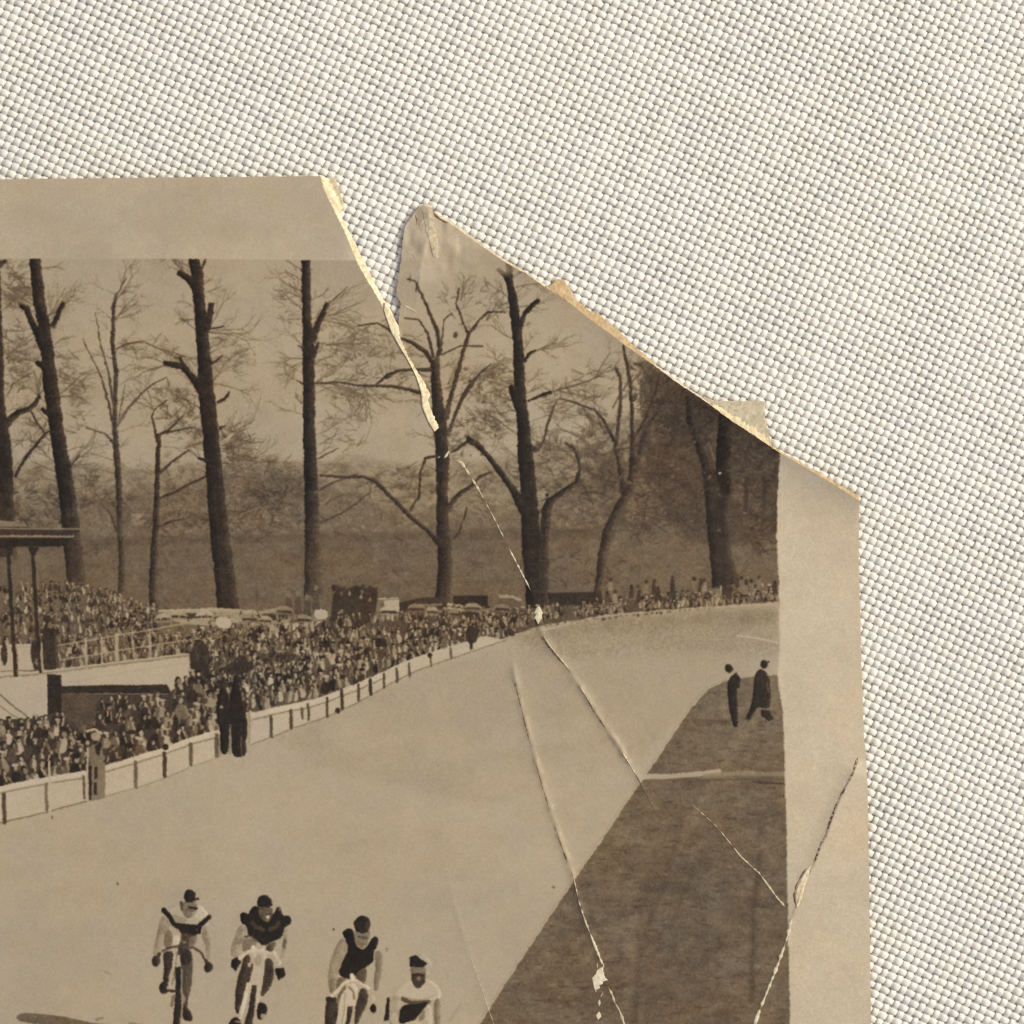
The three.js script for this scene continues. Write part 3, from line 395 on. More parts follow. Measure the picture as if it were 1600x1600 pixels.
  // roof of the stand and its iron columns
  for (const [p, q] of [[[14, 856], [20, 960]], [[20, 960], [26, 1054]], [[52, 856], [57, 950]], [[57, 950], [65, 1048]]]) { line([p, q], 6, 50); line([[p[0] + 4, p[1] + 2], [q[0] + 4, q[1]]], 2, 108, 0.5); }
  line([[66, 1005], [68, 1048]], 3.5, 150); poly([[8, 855], [24, 855], [18, 868], [14, 868]], 48); poly([[44, 855], [62, 855], [56, 868], [51, 868]], 48);
  poly([[-120, 800], [0, 812], [22, 816], [46, 824], [126, 826], [120, 840], [112, 852], [-120, 860]], 60); poly([[-120, 800], [0, 812], [22, 815], [46, 823], [-120, 824]], 118); line([[-120, 825], [126, 826.5]], 2.4, 124); line([[-120, 838], [116, 838]], 3.2, 130); poly([[-120, 843], [112, 841], [106, 853], [-120, 858]], 42);
  // near crowd behind the rail, left
  poly([[-120, 1130], [50, 1122], [92, 1112], [120, 1130], [165, 1084], [262, 1084], [300, 1056], [352, 1070], [346, 1138], [160, 1190], [0, 1226], [-120, 1250]], 66);
  crowd([[-120, 1130], [40, 1124], [92, 1116], [125, 1150], [168, 1092], [262, 1090], [305, 1050], [345, 1066]], [[-120, 1236], [0, 1212], [80, 1196], [160, 1180], [250, 1154], [345, 1124]], 19, 24, -110, 346, false, 0.58, 0.46);
  round([[118, 1096], [124, 1078], [152, 1088], [152, 1122], [140, 1150], [120, 1140]], 84, 0.75);
  scatter([[-60, 1130], [40, 1122], [92, 1116], [125, 1150], [168, 1092], [262, 1090], [305, 1050], [345, 1066], [345, 1134], [160, 1186], [-60, 1236]], 60, 17, false);
  // rail and white boards along the track
  const railTop = [[-120, 1258], [15, 1224], [78, 1212], [134, 1203], [165, 1195], [212, 1181], [260, 1166], [300, 1151], [340, 1140], [395, 1113], [447, 1101], [485, 1094], [511, 1085], [560, 1067], [600, 1048], [640, 1030], [700, 1010], [760, 992]];
  const railLow = [[-120, 1318], [0, 1285], [75, 1268], [138, 1250], [165, 1243], [215, 1230], [260, 1214], [300, 1197], [345, 1182], [395, 1162], [425, 1151], [457, 1138], [513, 1119], [560, 1097], [600, 1074], [640, 1052], [700, 1030], [790, 1000]];
  const boards = (from, to) => { const t = railTop.filter((p) => p[0] >= from && p[0] <= to), b = railLow.filter((p) => p[0] >= from - 16 && p[0] <= to + 30); poly([...t, ...b.reverse()], 165); };
  boards(-120, 140); boards(165, 341); boards(395, 760);
  const stripe = (pts, dy, w, t, a) => line(pts.map(([x, y]) => [x, y + dy]), w, t, a);
  for (const [f, t] of [[-120, 140], [160, 341], [390, 600]]) { const r = railTop.filter((p) => p[0] >= f && p[0] <= t); stripe(r, 4, 8, 172); stripe(r, 11, 2, 100, 0.7); }
  stripe(railLow.filter((p) => p[0] >= 0 && p[0] < 150), 0, 2.5, 104, 0.8); stripe(railLow.filter((p) => p[0] >= 160 && p[0] < 350), 0, 1.6, 120, 0.7); stripe(railLow.filter((p) => p[0] > 390), 0, 2, 112, 0.8);
  for (const [x, a, b, w, t] of [[8, 1240, 1284, 6, 74], [74, 1224, 1264, 5, 108], [79, 1190, 1270, 3.5, 166], [132, 1212, 1246, 4, 96], [213, 1190, 1228, 6, 100], [258, 1176, 1212, 6, 68], [299, 1162, 1193, 6, 90], [339, 1148, 1180, 6, 90], [344, 1148, 1180, 3, 128], [424, 1119, 1150, 5, 78], [455, 1110, 1137, 5, 72], [472, 1106, 1122, 4, 92], [482, 1100, 1124, 4, 84], [511, 1090, 1119, 4, 74], [534, 1078, 1106, 5, 66], [560, 1070, 1094, 4, 78], [579, 1062, 1084, 5, 52], [600, 1052, 1074, 3.4, 70], [620, 1044, 1066, 3.4, 74], [639, 1036, 1056, 3.4, 84], [673, 1024, 1042, 3, 96], [704, 1012, 1028, 3, 92]]) line([[x, a], [x + 1, b]], w, t);
  ell(737, 992, 10, 14, 58); line([[736, 1000], [737, 1012]], 5, 52); ell(694, 1005, 5, 8, 100); ell(720, 998, 6, 4, 78); ell(672, 1024, 4, 4, 44); ell(528, 1110, 4, 5, 56); ell(260, 1166, 5, 5, 40);
  for (let x = 800; x < 1215; x += 9) ell(x + rr(-3, 3), lerp(985, 940, (x - 800) / 415) - 4 + rr(-2, 2), rr(2, 4), rr(1.5, 3), rr(60, 120), 0.8); line([[850, 984], [940, 962], [1060, 952], [1216, 941]], 3, 158, 0.7);
  // gate keeper in the gap
  poly([[138, 1195], [166, 1190], [166, 1246], [140, 1250]], 118); poly([[140, 1196], [145, 1195], [145, 1248], [141, 1248]], 46); poly([[149, 1198], [153.5, 1197], [153.5, 1216], [149.5, 1217]], 46); poly([[148, 1222], [153, 1221], [153, 1240], [148.5, 1241]], 46);
  round([[140, 1196], [141, 1166], [152, 1160], [163, 1168], [165, 1196]], 110); ell(151, 1150, 8, 7, 140); line([[138, 1142], [150, 1139], [160, 1145]], 4, 160); poly([[150, 1164], [160, 1158], [157, 1180], [151, 1176]], 50); line([[138, 1170], [138, 1250]], 3, 156);
  // two men in dark coats at the rail
  solid(6, 24, () => {
  round([[340, 1128], [342, 1086], [348, 1072], [358, 1076], [360, 1130], [359, 1178], [345, 1178], [345, 1135]], 40); round([[357, 1135], [358, 1090], [366, 1064], [372, 1058], [378, 1084], [386, 1118], [388, 1150], [384, 1160], [388, 1180], [362, 1184], [363, 1140]], 40); ell(350, 1068, 6, 7, 60); ell(371, 1062, 6, 8, 48); ell(347, 1104, 3, 2.5, 130); line([[361, 1132], [360, 1176]], 3, 120, 0.7); line([[378, 1150], [379, 1180]], 2, 130, 0.6); line([[392, 1112], [392, 1160]], 5, 150);
  });

  // ---------------- the four riders (each in a frame of its own)
  const CX = 1 / 0.15;
  solid(10, 18, () => {
  local(220, 1360, CX);
  round([[230, 400], [330, 350], [430, 330], [600, 330], [690, 400], [725, 470], [710, 560], [640, 660], [420, 650], [320, 570]], 158); round([[560, 470], [600, 340], [680, 400], [720, 460], [640, 520]], 174, 0.9); round([[330, 420], [420, 470], [520, 500], [430, 560], [350, 520]], 132, 0.7);
  round([[236, 430], [320, 550], [345, 640], [260, 740], [225, 880], [150, 905], [138, 820], [168, 680], [200, 540]], 146); round([[640, 570], [712, 540], [735, 680], [765, 800], [752, 955], [690, 950], [688, 800], [645, 670]], 142); round([[640, 600], [690, 560], [745, 720], [700, 780], [650, 680]], 124, 0.6); round([[180, 600], [260, 540], [330, 640], [280, 660], [200, 660]], 126, 0.6);
  round([[250, 620], [345, 610], [335, 780], [250, 810]], 112); round([[425, 600], [590, 620], [590, 780], [430, 780]], 74); round([[500, 680], [600, 660], [570, 790], [500, 780]], 112, 0.8); round([[340, 670], [420, 650], [420, 770], [340, 780]], 174);
  line([[250, 398], [312, 475], [345, 545], [430, 590], [580, 600], [640, 540], [722, 472]], 46, 36); poly([[345, 530], [640, 560], [630, 650], [540, 655], [430, 640]], 36); line([[590, 600], [596, 606]], 22, 90, 0.8);
  round([[425, 330], [500, 290], [600, 300], [590, 430], [520, 490], [450, 460]], 112); line([[425, 320], [440, 400]], 26, 62, 0.8); line([[515, 372], [592, 386]], 22, 44); round([[540, 420], [600, 400], [590, 440], [560, 470]], 150, 0.8); ell(518, 258, 62, 68, 40); line([[560, 300], [606, 284]], 22, 40);
  ell(168, 935, 44, 56, 54); line([[200, 860], [180, 920]], 34, 60); ell(712, 995, 44, 56, 52); line([[685, 930], [700, 990]], 30, 58);
  line([[236, 830], [310, 790], [400, 778], [480, 800], [560, 792], [640, 846], [685, 940]], 24, 78); poly([[425, 730], [510, 720], [500, 850], [400, 870], [400, 790]], 66); ell(462, 740, 22, 12, 140, 0.8);
  round([[240, 830], [355, 820], [345, 940], [300, 1100], [245, 1110], [250, 960]], 58); line([[270, 1100], [275, 1140]], 50, 50); ell(252, 1210, 50, 66, 46); ell(315, 1215, 36, 34, 150); line([[300, 1240], [380, 1245]], 26, 60);
  line([[375, 830], [355, 1000], [325, 1190]], 26, 158); line([[392, 840], [370, 1000], [335, 1180]], 9, 90);
  round([[420, 800], [545, 810], [550, 1000], [540, 1140], [505, 1340], [450, 1340], [430, 1000]], 76); round([[415, 800], [530, 810], [540, 960], [430, 980]], 54); line([[480, 1320], [472, 1400]], 44, 66); ell(455, 1330, 20, 40, 134, 0.8); round([[445, 1390], [495, 1400], [560, 1530], [540, 1560], [440, 1550]], 44);
  poly([[365, 1000], [425, 985], [440, 1300], [412, 1640], [340, 1640], [372, 1260]], 46); line([[436, 1020], [432, 1200], [440, 1400], [430, 1600]], 16, 136); line([[350, 1300], [330, 1400]], 30, 96, 0.7);

  round([[1040, 430], [1085, 420], [1130, 450], [1160, 370], [1220, 350], [1390, 470], [1415, 370], [1460, 365], [1485, 470], [1560, 450], [1580, 540], [1500, 580], [1475, 690], [1370, 730], [1290, 790], [1220, 720], [1110, 660], [1125, 570], [1040, 530]], 33); poly([[1130, 440], [1220, 380], [1470, 480], [1480, 640], [1290, 760], [1130, 640]], 33);
  line([[1170, 530], [1200, 580], [1285, 610]], 44, 66); line([[1345, 610], [1420, 575], [1445, 530]], 44, 66); poly([[1270, 560], [1340, 560], [1310, 620]], 34); ell(1445, 390, 24, 22, 80);
  round([[1225, 370], [1300, 350], [1380, 370], [1380, 470], [1330, 545], [1270, 510], [1230, 440]], 82); line([[1260, 410], [1330, 430]], 24, 104, 0.8); line([[1270, 460], [1360, 440]], 16, 52, 0.8); ell(1335, 475, 18, 24, 166); ell(1330, 515, 22, 12, 110); round([[1215, 370], [1225, 270], [1290, 235], [1350, 260], [1385, 350], [1340, 375], [1280, 365]], 36);
  round([[1035, 540], [1125, 580], [1090, 700], [1050, 790], [1040, 910], [950, 890], [942, 800], [985, 680]], 140); round([[1040, 690], [1100, 690], [1040, 760], [990, 750]], 108, 0.6); round([[1480, 620], [1560, 570], [1530, 800], [1480, 960], [1450, 930], [1490, 760]], 140); round([[1480, 700], [1530, 700], [1520, 820], [1480, 810]], 100, 0.8);
  poly([[955, 920], [1010, 895], [1055, 940], [990, 1035], [948, 980]], 30); poly([[1405, 1010], [1500, 1005], [1510, 1080], [1440, 1135], [1408, 1060]], 32);
  round([[1085, 680], [1240, 720], [1190, 800], [1070, 850], [1060, 780]], 112); line([[1095, 680], [1150, 670], [1220, 720]], 22, 80); round([[1300, 780], [1430, 710], [1390, 830], [1330, 860]], 68); round([[1330, 760], [1420, 720], [1400, 820]], 104, 0.6);
  poly([[1190, 800], [1320, 830], [1300, 1150], [1280, 1320], [1200, 1300], [1120, 1230], [1180, 960]], 164); round([[1200, 860], [1270, 860], [1260, 980], [1200, 1000]], 138, 0.7);
  round([[1080, 880], [1150, 860], [1140, 970], [1195, 950], [1120, 1210], [1050, 1370], [1040, 1480], [985, 1480], [995, 1160], [1060, 980]], 62); ell(1140, 975, 20, 26, 150); round([[1300, 890], [1385, 920], [1395, 1090], [1340, 1240], [1265, 1320], [1255, 1270], [1290, 1100]], 62);
  line([[1036, 905], [1110, 842], [1200, 818], [1290, 830], [1390, 860]], 34, 173); line([[1175, 790], [1190, 880]], 40, 176); line([[1290, 780], [1265, 830]], 34, 178); line([[1390, 860], [1440, 950]], 60, 170);
  line([[1130, 1180], [1090, 1330], [1040, 1520]], 46, 172); line([[1240, 1170], [1230, 1290], [1215, 1420]], 34, 168);
  poly([[1168, 1185], [1218, 1185], [1195, 1400], [1165, 1640], [1075, 1640], [1130, 1430]], 54); round([[1225, 1360], [1300, 1360], [1335, 1470], [1250, 1565], [1210, 1490]], 36); ell(1285, 1510, 32, 36, 140, 0.9); round([[920, 1580], [985, 1500], [1055, 1545], [1060, 1640], [910, 1640]], 40); line([[990, 1560], [1050, 1570]], 18, 130); ell(1285, 1340, 26, 26, 150, 0.8);

  for (const [x, y, e] of [[505, 400, 14], [1290, 420, 14]]) { line([[x - 30, y], [x + 30, y + 6]], 10, 70, 0.6); line([[x + 4, y + 30], [x + 10, y + 52]], e, 140, 0.5); line([[x - 14, y + 76], [x + 16, y + 78]], 9, 76, 0.5); }
  for (const [x, y, u, v, t] of [[225, 560, 180, 700, 120], [260, 480, 300, 560, 124], [670, 610, 720, 760, 118], [1010, 690, 980, 820, 116], [1060, 600, 1030, 700, 120], [500, 1050, 490, 1240, 96], [470, 1000, 455, 1200, 58], [1080, 1050, 1030, 1280, 46], [1360, 980, 1340, 1160, 46], [330, 900, 290, 1040, 44]]) line([[x, y], [u, v]], 20, t, 0.45);
  local(480, 1400, CX);
  round([[360, 370], [430, 325], [485, 340], [505, 500], [560, 545], [610, 545], [680, 420], [735, 405], [745, 480], [690, 580], [695, 670], [620, 725], [520, 795], [440, 870], [310, 800], [375, 640], [430, 540], [400, 430]], 28); poly([[400, 380], [470, 360], [520, 560], [620, 560], [700, 470], [680, 660], [520, 780], [430, 850], [340, 790], [440, 560]], 28);
  round([[485, 350], [580, 330], [670, 350], [645, 450], [610, 530], [545, 530], [500, 460]], 116); line([[540, 412], [625, 425]], 26, 76, 0.8); line([[560, 490], [600, 490]], 14, 80, 0.7); ell(578, 285, 86, 88, 40); round([[590, 260], [670, 240], [650, 340], [600, 350]], 70, 0.6);
  round([[375, 390], [445, 540], [385, 640], [325, 800], [305, 1010], [240, 1020], [215, 900], [228, 740], [285, 540]], 138); round([[230, 860], [300, 830], [290, 1010], [240, 1010]], 112, 0.7); round([[695, 570], [765, 550], [795, 620], [772, 820], [752, 970], [690, 990], [702, 800], [720, 740]], 122);
  round([[315, 820], [450, 870], [350, 970], [305, 980]], 98); round([[480, 800], [640, 710], [610, 920], [550, 900]], 82);
  round([[215, 1060], [300, 1030], [335, 1100], [300, 1400], [185, 1400], [190, 1180]], 58); round([[550, 940], [645, 960], [625, 1130], [560, 1250], [490, 1400], [505, 1150]], 62);
  round([[330, 980], [420, 900], [520, 900], [540, 1000], [500, 1160], [430, 1140], [380, 1400], [310, 1400], [330, 1120]], 170); line([[395, 935], [340, 1020], [325, 1090]], 34, 108); line([[440, 940], [485, 990], [490, 1060]], 20, 112); line([[400, 1000], [385, 1200], [350, 1400]], 14, 140);
  line([[235, 1035], [320, 975], [390, 895], [480, 855], [560, 900], [640, 945]], 34, 174); line([[470, 810], [480, 860]], 40, 180);
  poly([[425, 1140], [485, 1135], [470, 1230], [410, 1400], [385, 1400], [420, 1230]], 46); line([[500, 1180], [470, 1400]], 18, 160); ell(680, 1060, 26, 42, 160); ell(690, 1160, 32, 46, 32); ell(240, 1070, 40, 34, 44);
  ell(282, 335, 12, 14, 70, 0.8); ell(835, 545, 12, 20, 116, 0.7);
  round([[860, 1030], [980, 900], [1080, 850], [1270, 850], [1400, 960], [1400, 1060], [1280, 1070], [1180, 1110], [990, 1060]], 164); round([[990, 1020], [1180, 1080], [1360, 1000], [1280, 1060], [1100, 1100]], 132, 0.7);
  round([[1140, 600], [1220, 590], [1300, 660], [1300, 790], [1220, 810], [1200, 700]], 158); round([[1280, 680], [1305, 780], [1270, 800]], 134, 0.8);
  line([[1000, 1060], [1090, 1105], [1270, 1092]], 44, 80); round([[940, 1250], [990, 1120], [1120, 1120], [1290, 1080], [1210, 1160], [1120, 1300], [960, 1330]], 30); round([[1150, 1290], [1220, 1140], [1230, 1290]], 112, 0.8);
  round([[860, 1030], [985, 1030], [965, 1150], [955, 1400], [860, 1400]], 144); ell(910, 1270, 36, 70, 166, 0.7); poly([[838, 1050], [866, 1050], [856, 1280], [805, 1290]], 38); round([[1315, 1060], [1400, 1040], [1385, 1400], [1325, 1400]], 118); round([[1220, 1160], [1300, 1100], [1310, 1400], [1230, 1400]], 168); line([[1000, 1330], [1100, 1300], [1180, 1330]], 30, 160);
  round([[1075, 710], [1240, 700], [1240, 820], [1220, 900], [1165, 960], [1105, 920], [1080, 810]], 116); round([[1080, 790], [1240, 790], [1225, 900], [1165, 965], [1100, 920]], 60); ell(1165, 850, 22, 24, 108); line([[1100, 810], [1220, 810]], 22, 48); poly([[1066, 630], [1130, 606], [1258, 690], [1215, 724], [1074, 724]], 38);
  line([[1490, 1290], [1540, 1200], [1600, 1120]], 34, 140, 0.5);
  });
  // shadow at the lower left, two men on the grass, specks
  local(0, 1480, 1600 / 260); round([[150, 655], [240, 615], [330, 622], [600, 650], [800, 700], [1120, 740], [1200, 780], [600, 745], [400, 728], [230, 712]], 100); line([[940, 680], [1000, 668]], 26, 116, 0.8); line([[975, 210], [1030, 225], [1075, 242]], 10, 124, 0.8); line([[1250, 720], [1400, 740]], 20, 110, 0.7);
  solid(6, 22, () => {
  local(1080, 1000, 6.4);
  ell(370, 280, 40, 42, 36); poly([[385, 370], [440, 318], [482, 380], [476, 470], [446, 482], [450, 600], [462, 750], [450, 855], [412, 855], [380, 720], [358, 540], [352, 440]], 42); ell(722, 236, 38, 42, 40); line([[690, 245], [768, 210]], 14, 40); round([[630, 330], [690, 270], [755, 330], [790, 480], [782, 670], [730, 680], [650, 650], [605, 745], [555, 800], [518, 785], [600, 640], [615, 450]], 46); poly([[682, 690], [775, 700], [822, 780], [760, 797], [690, 745]], 44); line([[745, 420], [765, 510]], 20, 84, 0.7); });
  local(1080, 1000, 6.4); line([[560, 790], [480, 760]], 20, 84, 0.5); line([[20, 820], [400, 780]], 18, 86, 0.5);
  base();
  for (const [x, y] of [[185, 1379], [865, 1385], [83, 1276]]) ell(x, y, 2.2, 2.2, 86, 0.8);
  c.restore();
  layer(10, () => { for (let i = 0; i < 26; i++) ell(rr(628, 690), rr(380, 428), rr(10, 26), rr(8, 16), rr(156, 166), 0.4); for (let i = 0; i < 30; i++) ell(rr(690, 780), rr(392, 424), rr(14, 30), rr(8, 14), rr(150, 160), 0.35); });   // the flap is rubbed: the picture's border no longer shows on it
  // stains and rubbed spots on the paper itself
  for (let i = 0; i < 60; i++) { const x = rr(-60, 1350), y = rr(290, 1600); ell(x, y, rr(0.5, 1.3), rr(0.5, 1.3), rnd() < 0.5 ? 120 : 176, 0.35); }
  for (let i = 0; i < 60; i++) ell(rr(1232, 1346), rr(800, 1600), rr(0.5, 1.4), rr(0.5, 1.2), 138, 0.4);

  // tones to the colours of old brown gelatine paper, with grain
  // the lens of the old camera was soft
  { const copy = document.createElement('canvas'); copy.width = copy.height = TN; copy.getContext('2d').drawImage(cv, 0, 0); c.setTransform(1, 0, 0, 1, 0, 0); c.filter = 'blur(1.1px)'; c.drawImage(copy, 0, 0); c.filter = 'none'; }
  const im = c.getImageData(0, 0, TN, TN), d = im.data, src = new Uint8Array(TN * TN); for (let i = 0; i < TN * TN; i++) src[i] = d[i * 4];
  const tile = (cell, k) => { const T = new Float32Array(512 * 512), m = 512 / cell; for (let y = 0; y < 512; y++) for (let x = 0; x < 512; x++) { const u = x / cell, v = y / cell, i = Math.floor(u), j = Math.floor(v), f = u - i, q = v - j, s1 = f * f * (3 - 2 * f), t1 = q * q * (3 - 2 * q), h = (a1, b1) => hash((a1 + m) % m, (b1 + m) % m, k); T[y * 512 + x] = lerp(lerp(h(i, j), h(i + 1, j), s1), lerp(h(i, j + 1), h(i + 1, j + 1), s1), t1) * 2 - 1; } return T; };
  const N4 = tile(4, 1), N4b = tile(4, 2), N64 = tile(64, 3), N16 = tile(16, 4), N128 = tile(128, 5), N32 = tile(32, 6), N2 = tile(2, 7);
  const LUT = [[0, 10, 6, 4], [36, 42, 32, 24], [60, 71, 56, 44], [84, 98, 81, 62], [106, 121, 104, 82], [130, 148, 130, 105], [150, 171, 153, 129], [163, 183, 165, 141], [172, 195, 177, 152], [184, 212, 196, 171], [255, 255, 245, 220]];
  const s2l = (v) => (v <= 0.04045 ? v / 12.92 : ((v + 0.055) / 1.055) ** 2.4), l2s = (v) => (v <= 0.0031308 ? v * 12.92 : 1.055 * v ** (1 / 2.4) - 0.055);
  const curve = Float32Array.from({ length: 256 }, (_, i) => (i / 150) ** 1.16), table = new Uint8Array(1024 * 3);
  for (let i = 0; i < 1024; i++) { const t = i / 4; let k = 1; while (k < LUT.length - 1 && LUT[k][0] < t) k++; const a = LUT[k - 1], b = LUT[k], f = (t - a[0]) / (b[0] - a[0]); for (let q = 0; q < 3; q++) table[i * 3 + q] = 255 * clamp(l2s(clamp(s2l(lerp(a[q + 1], b[q + 1], f) / 255) / LIGHT[q]))); }
  for (let y = 0; y < TN; y++) for (let x = 0; x < TN; x++) {
    const o = (y * TN + x) * 4, p = ((y + 37 * (x >> 9)) & 511) * 512 + ((x + 91 * (y >> 9)) & 511);
    const fx = clamp(x + 0.9 * N4[p] + 0.9 * N16[p], 0, TN - 2), fy = clamp(y + 0.9 * N4b[p] + 0.7 * N32[p], 0, TN - 2), ix = fx | 0, iy = fy | 0, gx = fx - ix, gy = fy - iy, q = iy * TN + ix;   // silver grains wander
    const v = lerp(lerp(src[q], src[q + 1], gx), lerp(src[q + TN], src[q + TN + 1], gx), gy);
    const v2 = v < 150 ? 150 * curve[v | 0] : v, t = clamp(v2 + 2.2 * N64[p] + 1.8 * N16[p] + N4b[p] * (v < 145 ? 7 : 2.4) + (v < 135 ? N16[p] * 4 + N4[p] * 3 : 0) + N2[p] * 5 + (hash(x, y, 73) - 0.5) * 9, 0, 255), i = Math.round(t * 4), wob = N128[p] * 2.2 + N32[p] * 1.8;
    d[o] = clamp(table[i * 3] + wob, 0, 255); d[o + 1] = table[i * 3 + 1]; d[o + 2] = clamp(table[i * 3 + 2] - wob, 0, 255);
  }
  c.putImageData(im, 0, 0);
  return cv;
}
const picture = new THREE.CanvasTexture(paintPicture());
picture.colorSpace = THREE.SRGBColorSpace; picture.anisotropy = 8;

// ---------------------------------------------------------------- the print as a sheet of paper
const print = new THREE.Group();
print.name = 'torn_photograph';
print.position.set(0, 0, 0);
print.userData = { label: 'old sepia photographic print of a cycle race, creased, its upper right corner torn away', category: 'photograph' };
scene.add(print);
const faceMat = new THREE.MeshPhysicalMaterial({ map: picture, roughness: 0.5, specularIntensity: 0.6 });
const paperMat = (r, g2, b, rough = 0.9) => new THREE.MeshStandardMaterial({ color: new THREE.Color().setRGB(r, g2, b), roughness: rough });
const edgeMat = paperMat(0.50, 0.36, 0.20), fibreMat = paperMat(0.88, 0.76, 0.53), paleFibre = paperMat(0.66, 0.58, 0.43), tanMat = paperMat(0.54, 0.40, 0.23), backMat = paperMat(0.66, 0.56, 0.40);
const THICK = 2.4;
{
  const CELL = 2.5, X0 = -130, Y0 = 274, NX = Math.ceil((1364 - X0) / CELL), NY = Math.ceil((1730 - Y0) / CELL);
  const mark = new Uint8Array(NX * NY), n = OUTLINE.length;
  for (let i = 0; i < n; i++) {
    const a = OUTLINE[i], b = OUTLINE[(i + 1) % n], m = Math.ceil(Math.hypot(b[0] - a[0], b[1] - a[1]) / 0.4) + 1;
    for (let k = 0; k <= m; k++) { const cx = Math.floor((lerp(a[0], b[0], k / m) - X0) / CELL), cy = Math.floor((lerp(a[1], b[1], k / m) - Y0) / CELL); for (let q = 0; q < 9; q++) { const u = cx + q % 3 - 1, v = cy + Math.floor(q / 3) - 1; if (u >= 0 && v >= 0 && u < NX && v < NY) mark[v * NX + u] = 1; } }
  }
  const pos = [], uv = [], idx = [], seen = new Map();
  const vert = (x, y) => {
    const key = Math.round(x * 50) * 100000 + Math.round(y * 50);
    let i = seen.get(key);
    if (i === undefined) { i = pos.length / 3; seen.set(key, i); pos.push(...P3(x, y, H(x, y))); uv.push((x - TX0) / TSPAN, 1 - (y - TY0) / TSPAN); }
    return i;
  };
  const clip = (pts, ax, v, keepAbove) => { const out = []; for (let i = 0; i < pts.length; i++) { const p = pts[i], q = pts[(i + 1) % pts.length], a = keepAbove ? p[ax] >= v : p[ax] <= v, b = keepAbove ? q[ax] >= v : q[ax] <= v; if (a) out.push(p); if (a !== b) { const t = (v - p[ax]) / (q[ax] - p[ax]); out.push([lerp(p[0], q[0], t), lerp(p[1], q[1], t)]); } } return out; };
  const ring = OUTLINE.map((p) => p.slice());
  for (let cy = 0; cy < NY; cy++) {
    const y0 = Y0 + cy * CELL, y1 = y0 + CELL, ym = y0 + CELL / 2, cuts = [];
    for (let i = 0; i < n; i++) { const a = ring[i], b = ring[(i + 1) % n]; if ((a[1] > ym) !== (b[1] > ym)) cuts.push(a[0] + (ym - a[1]) / (b[1] - a[1]) * (b[0] - a[0])); }
    cuts.sort((p, q) => p - q);
    let band = null;
    for (let cx = 0; cx < NX; cx++) {
      const x0 = X0 + cx * CELL, x1 = x0 + CELL;
      if (!mark[cy * NX + cx]) {
        let inside = false; for (const u of cuts) if (u < x0 + CELL / 2) inside = !inside;
        if (inside) { const a = vert(x0, y0), b = vert(x1, y0), c2 = vert(x1, y1), d2 = vert(x0, y1); idx.push(a, d2, b, b, d2, c2); }
        continue;
      }
      band ??= clip(clip(ring, 1, y0, true), 1, y1, false);
      let q = clip(clip(band, 0, x0, true), 0, x1, false);
      q = q.filter((p, i) => { const o = q[(i + 1) % q.length]; return Math.hypot(p[0] - o[0], p[1] - o[1]) > 0.02; });
      if (q.length < 3) continue;
      const tri = THREE.ShapeUtils.triangulateShape(q.map(([x, y]) => new THREE.Vector2(x, y)), []);
      for (const [i, j, k] of tri) {
        const A = q[i], B = q[j], C = q[k], area = (B[0] - A[0]) * (C[1] - A[1]) - (B[1] - A[1]) * (C[0] - A[0]);
        if (Math.abs(area) < 1e-3) continue;
        const a = vert(...A), b = vert(...B), c2 = vert(...C);
        if (area > 0) idx.push(a, c2, b); else idx.push(a, b, c2);
      }
    }
  }
  const g = new THREE.BufferGeometry();
  g.setAttribute('position', new THREE.Float32BufferAttribute(pos, 3)); g.setAttribute('uv', new THREE.Float32BufferAttribute(uv, 2)); g.setIndex(idx); g.computeVertexNormals();
  const face = new THREE.Mesh(g, faceMat); face.name = 'printed_face'; print.add(face);
  // the cut and torn edges of the paper, and its back
  const ep = [], ei = [], ring2 = resample([...OUTLINE, OUTLINE[0]], 2.5);
  ring2.forEach(([x, y], i) => { const h = H(x, y); ep.push(...P3(x, y, h), ...P3(x, y, h - THICK)); if (i) { const a = 2 * i - 2; ei.push(a, a + 1, a + 2, a + 2, a + 1, a + 3); } });
  const eg = new THREE.BufferGeometry(); eg.setAttribute('position', new THREE.Float32BufferAttribute(ep, 3)); eg.setIndex(ei); eg.computeVertexNormals();
  const em = new THREE.Mesh(eg, edgeMat); em.name = 'paper_edge'; print.add(em);
  const bg = new THREE.BufferGeometry(), bp = pos.slice(); for (let i = 1; i < bp.length; i += 3) bp[i] -= THICK * MM;
  bg.setAttribute('position', new THREE.Float32BufferAttribute(bp, 3)); bg.setIndex(idx.map((_, i) => idx[i - i % 3 + [0, 2, 1][i % 3]])); bg.computeVertexNormals();
  const bm = new THREE.Mesh(bg, backMat); bm.name = 'paper_back'; print.add(bm);
}
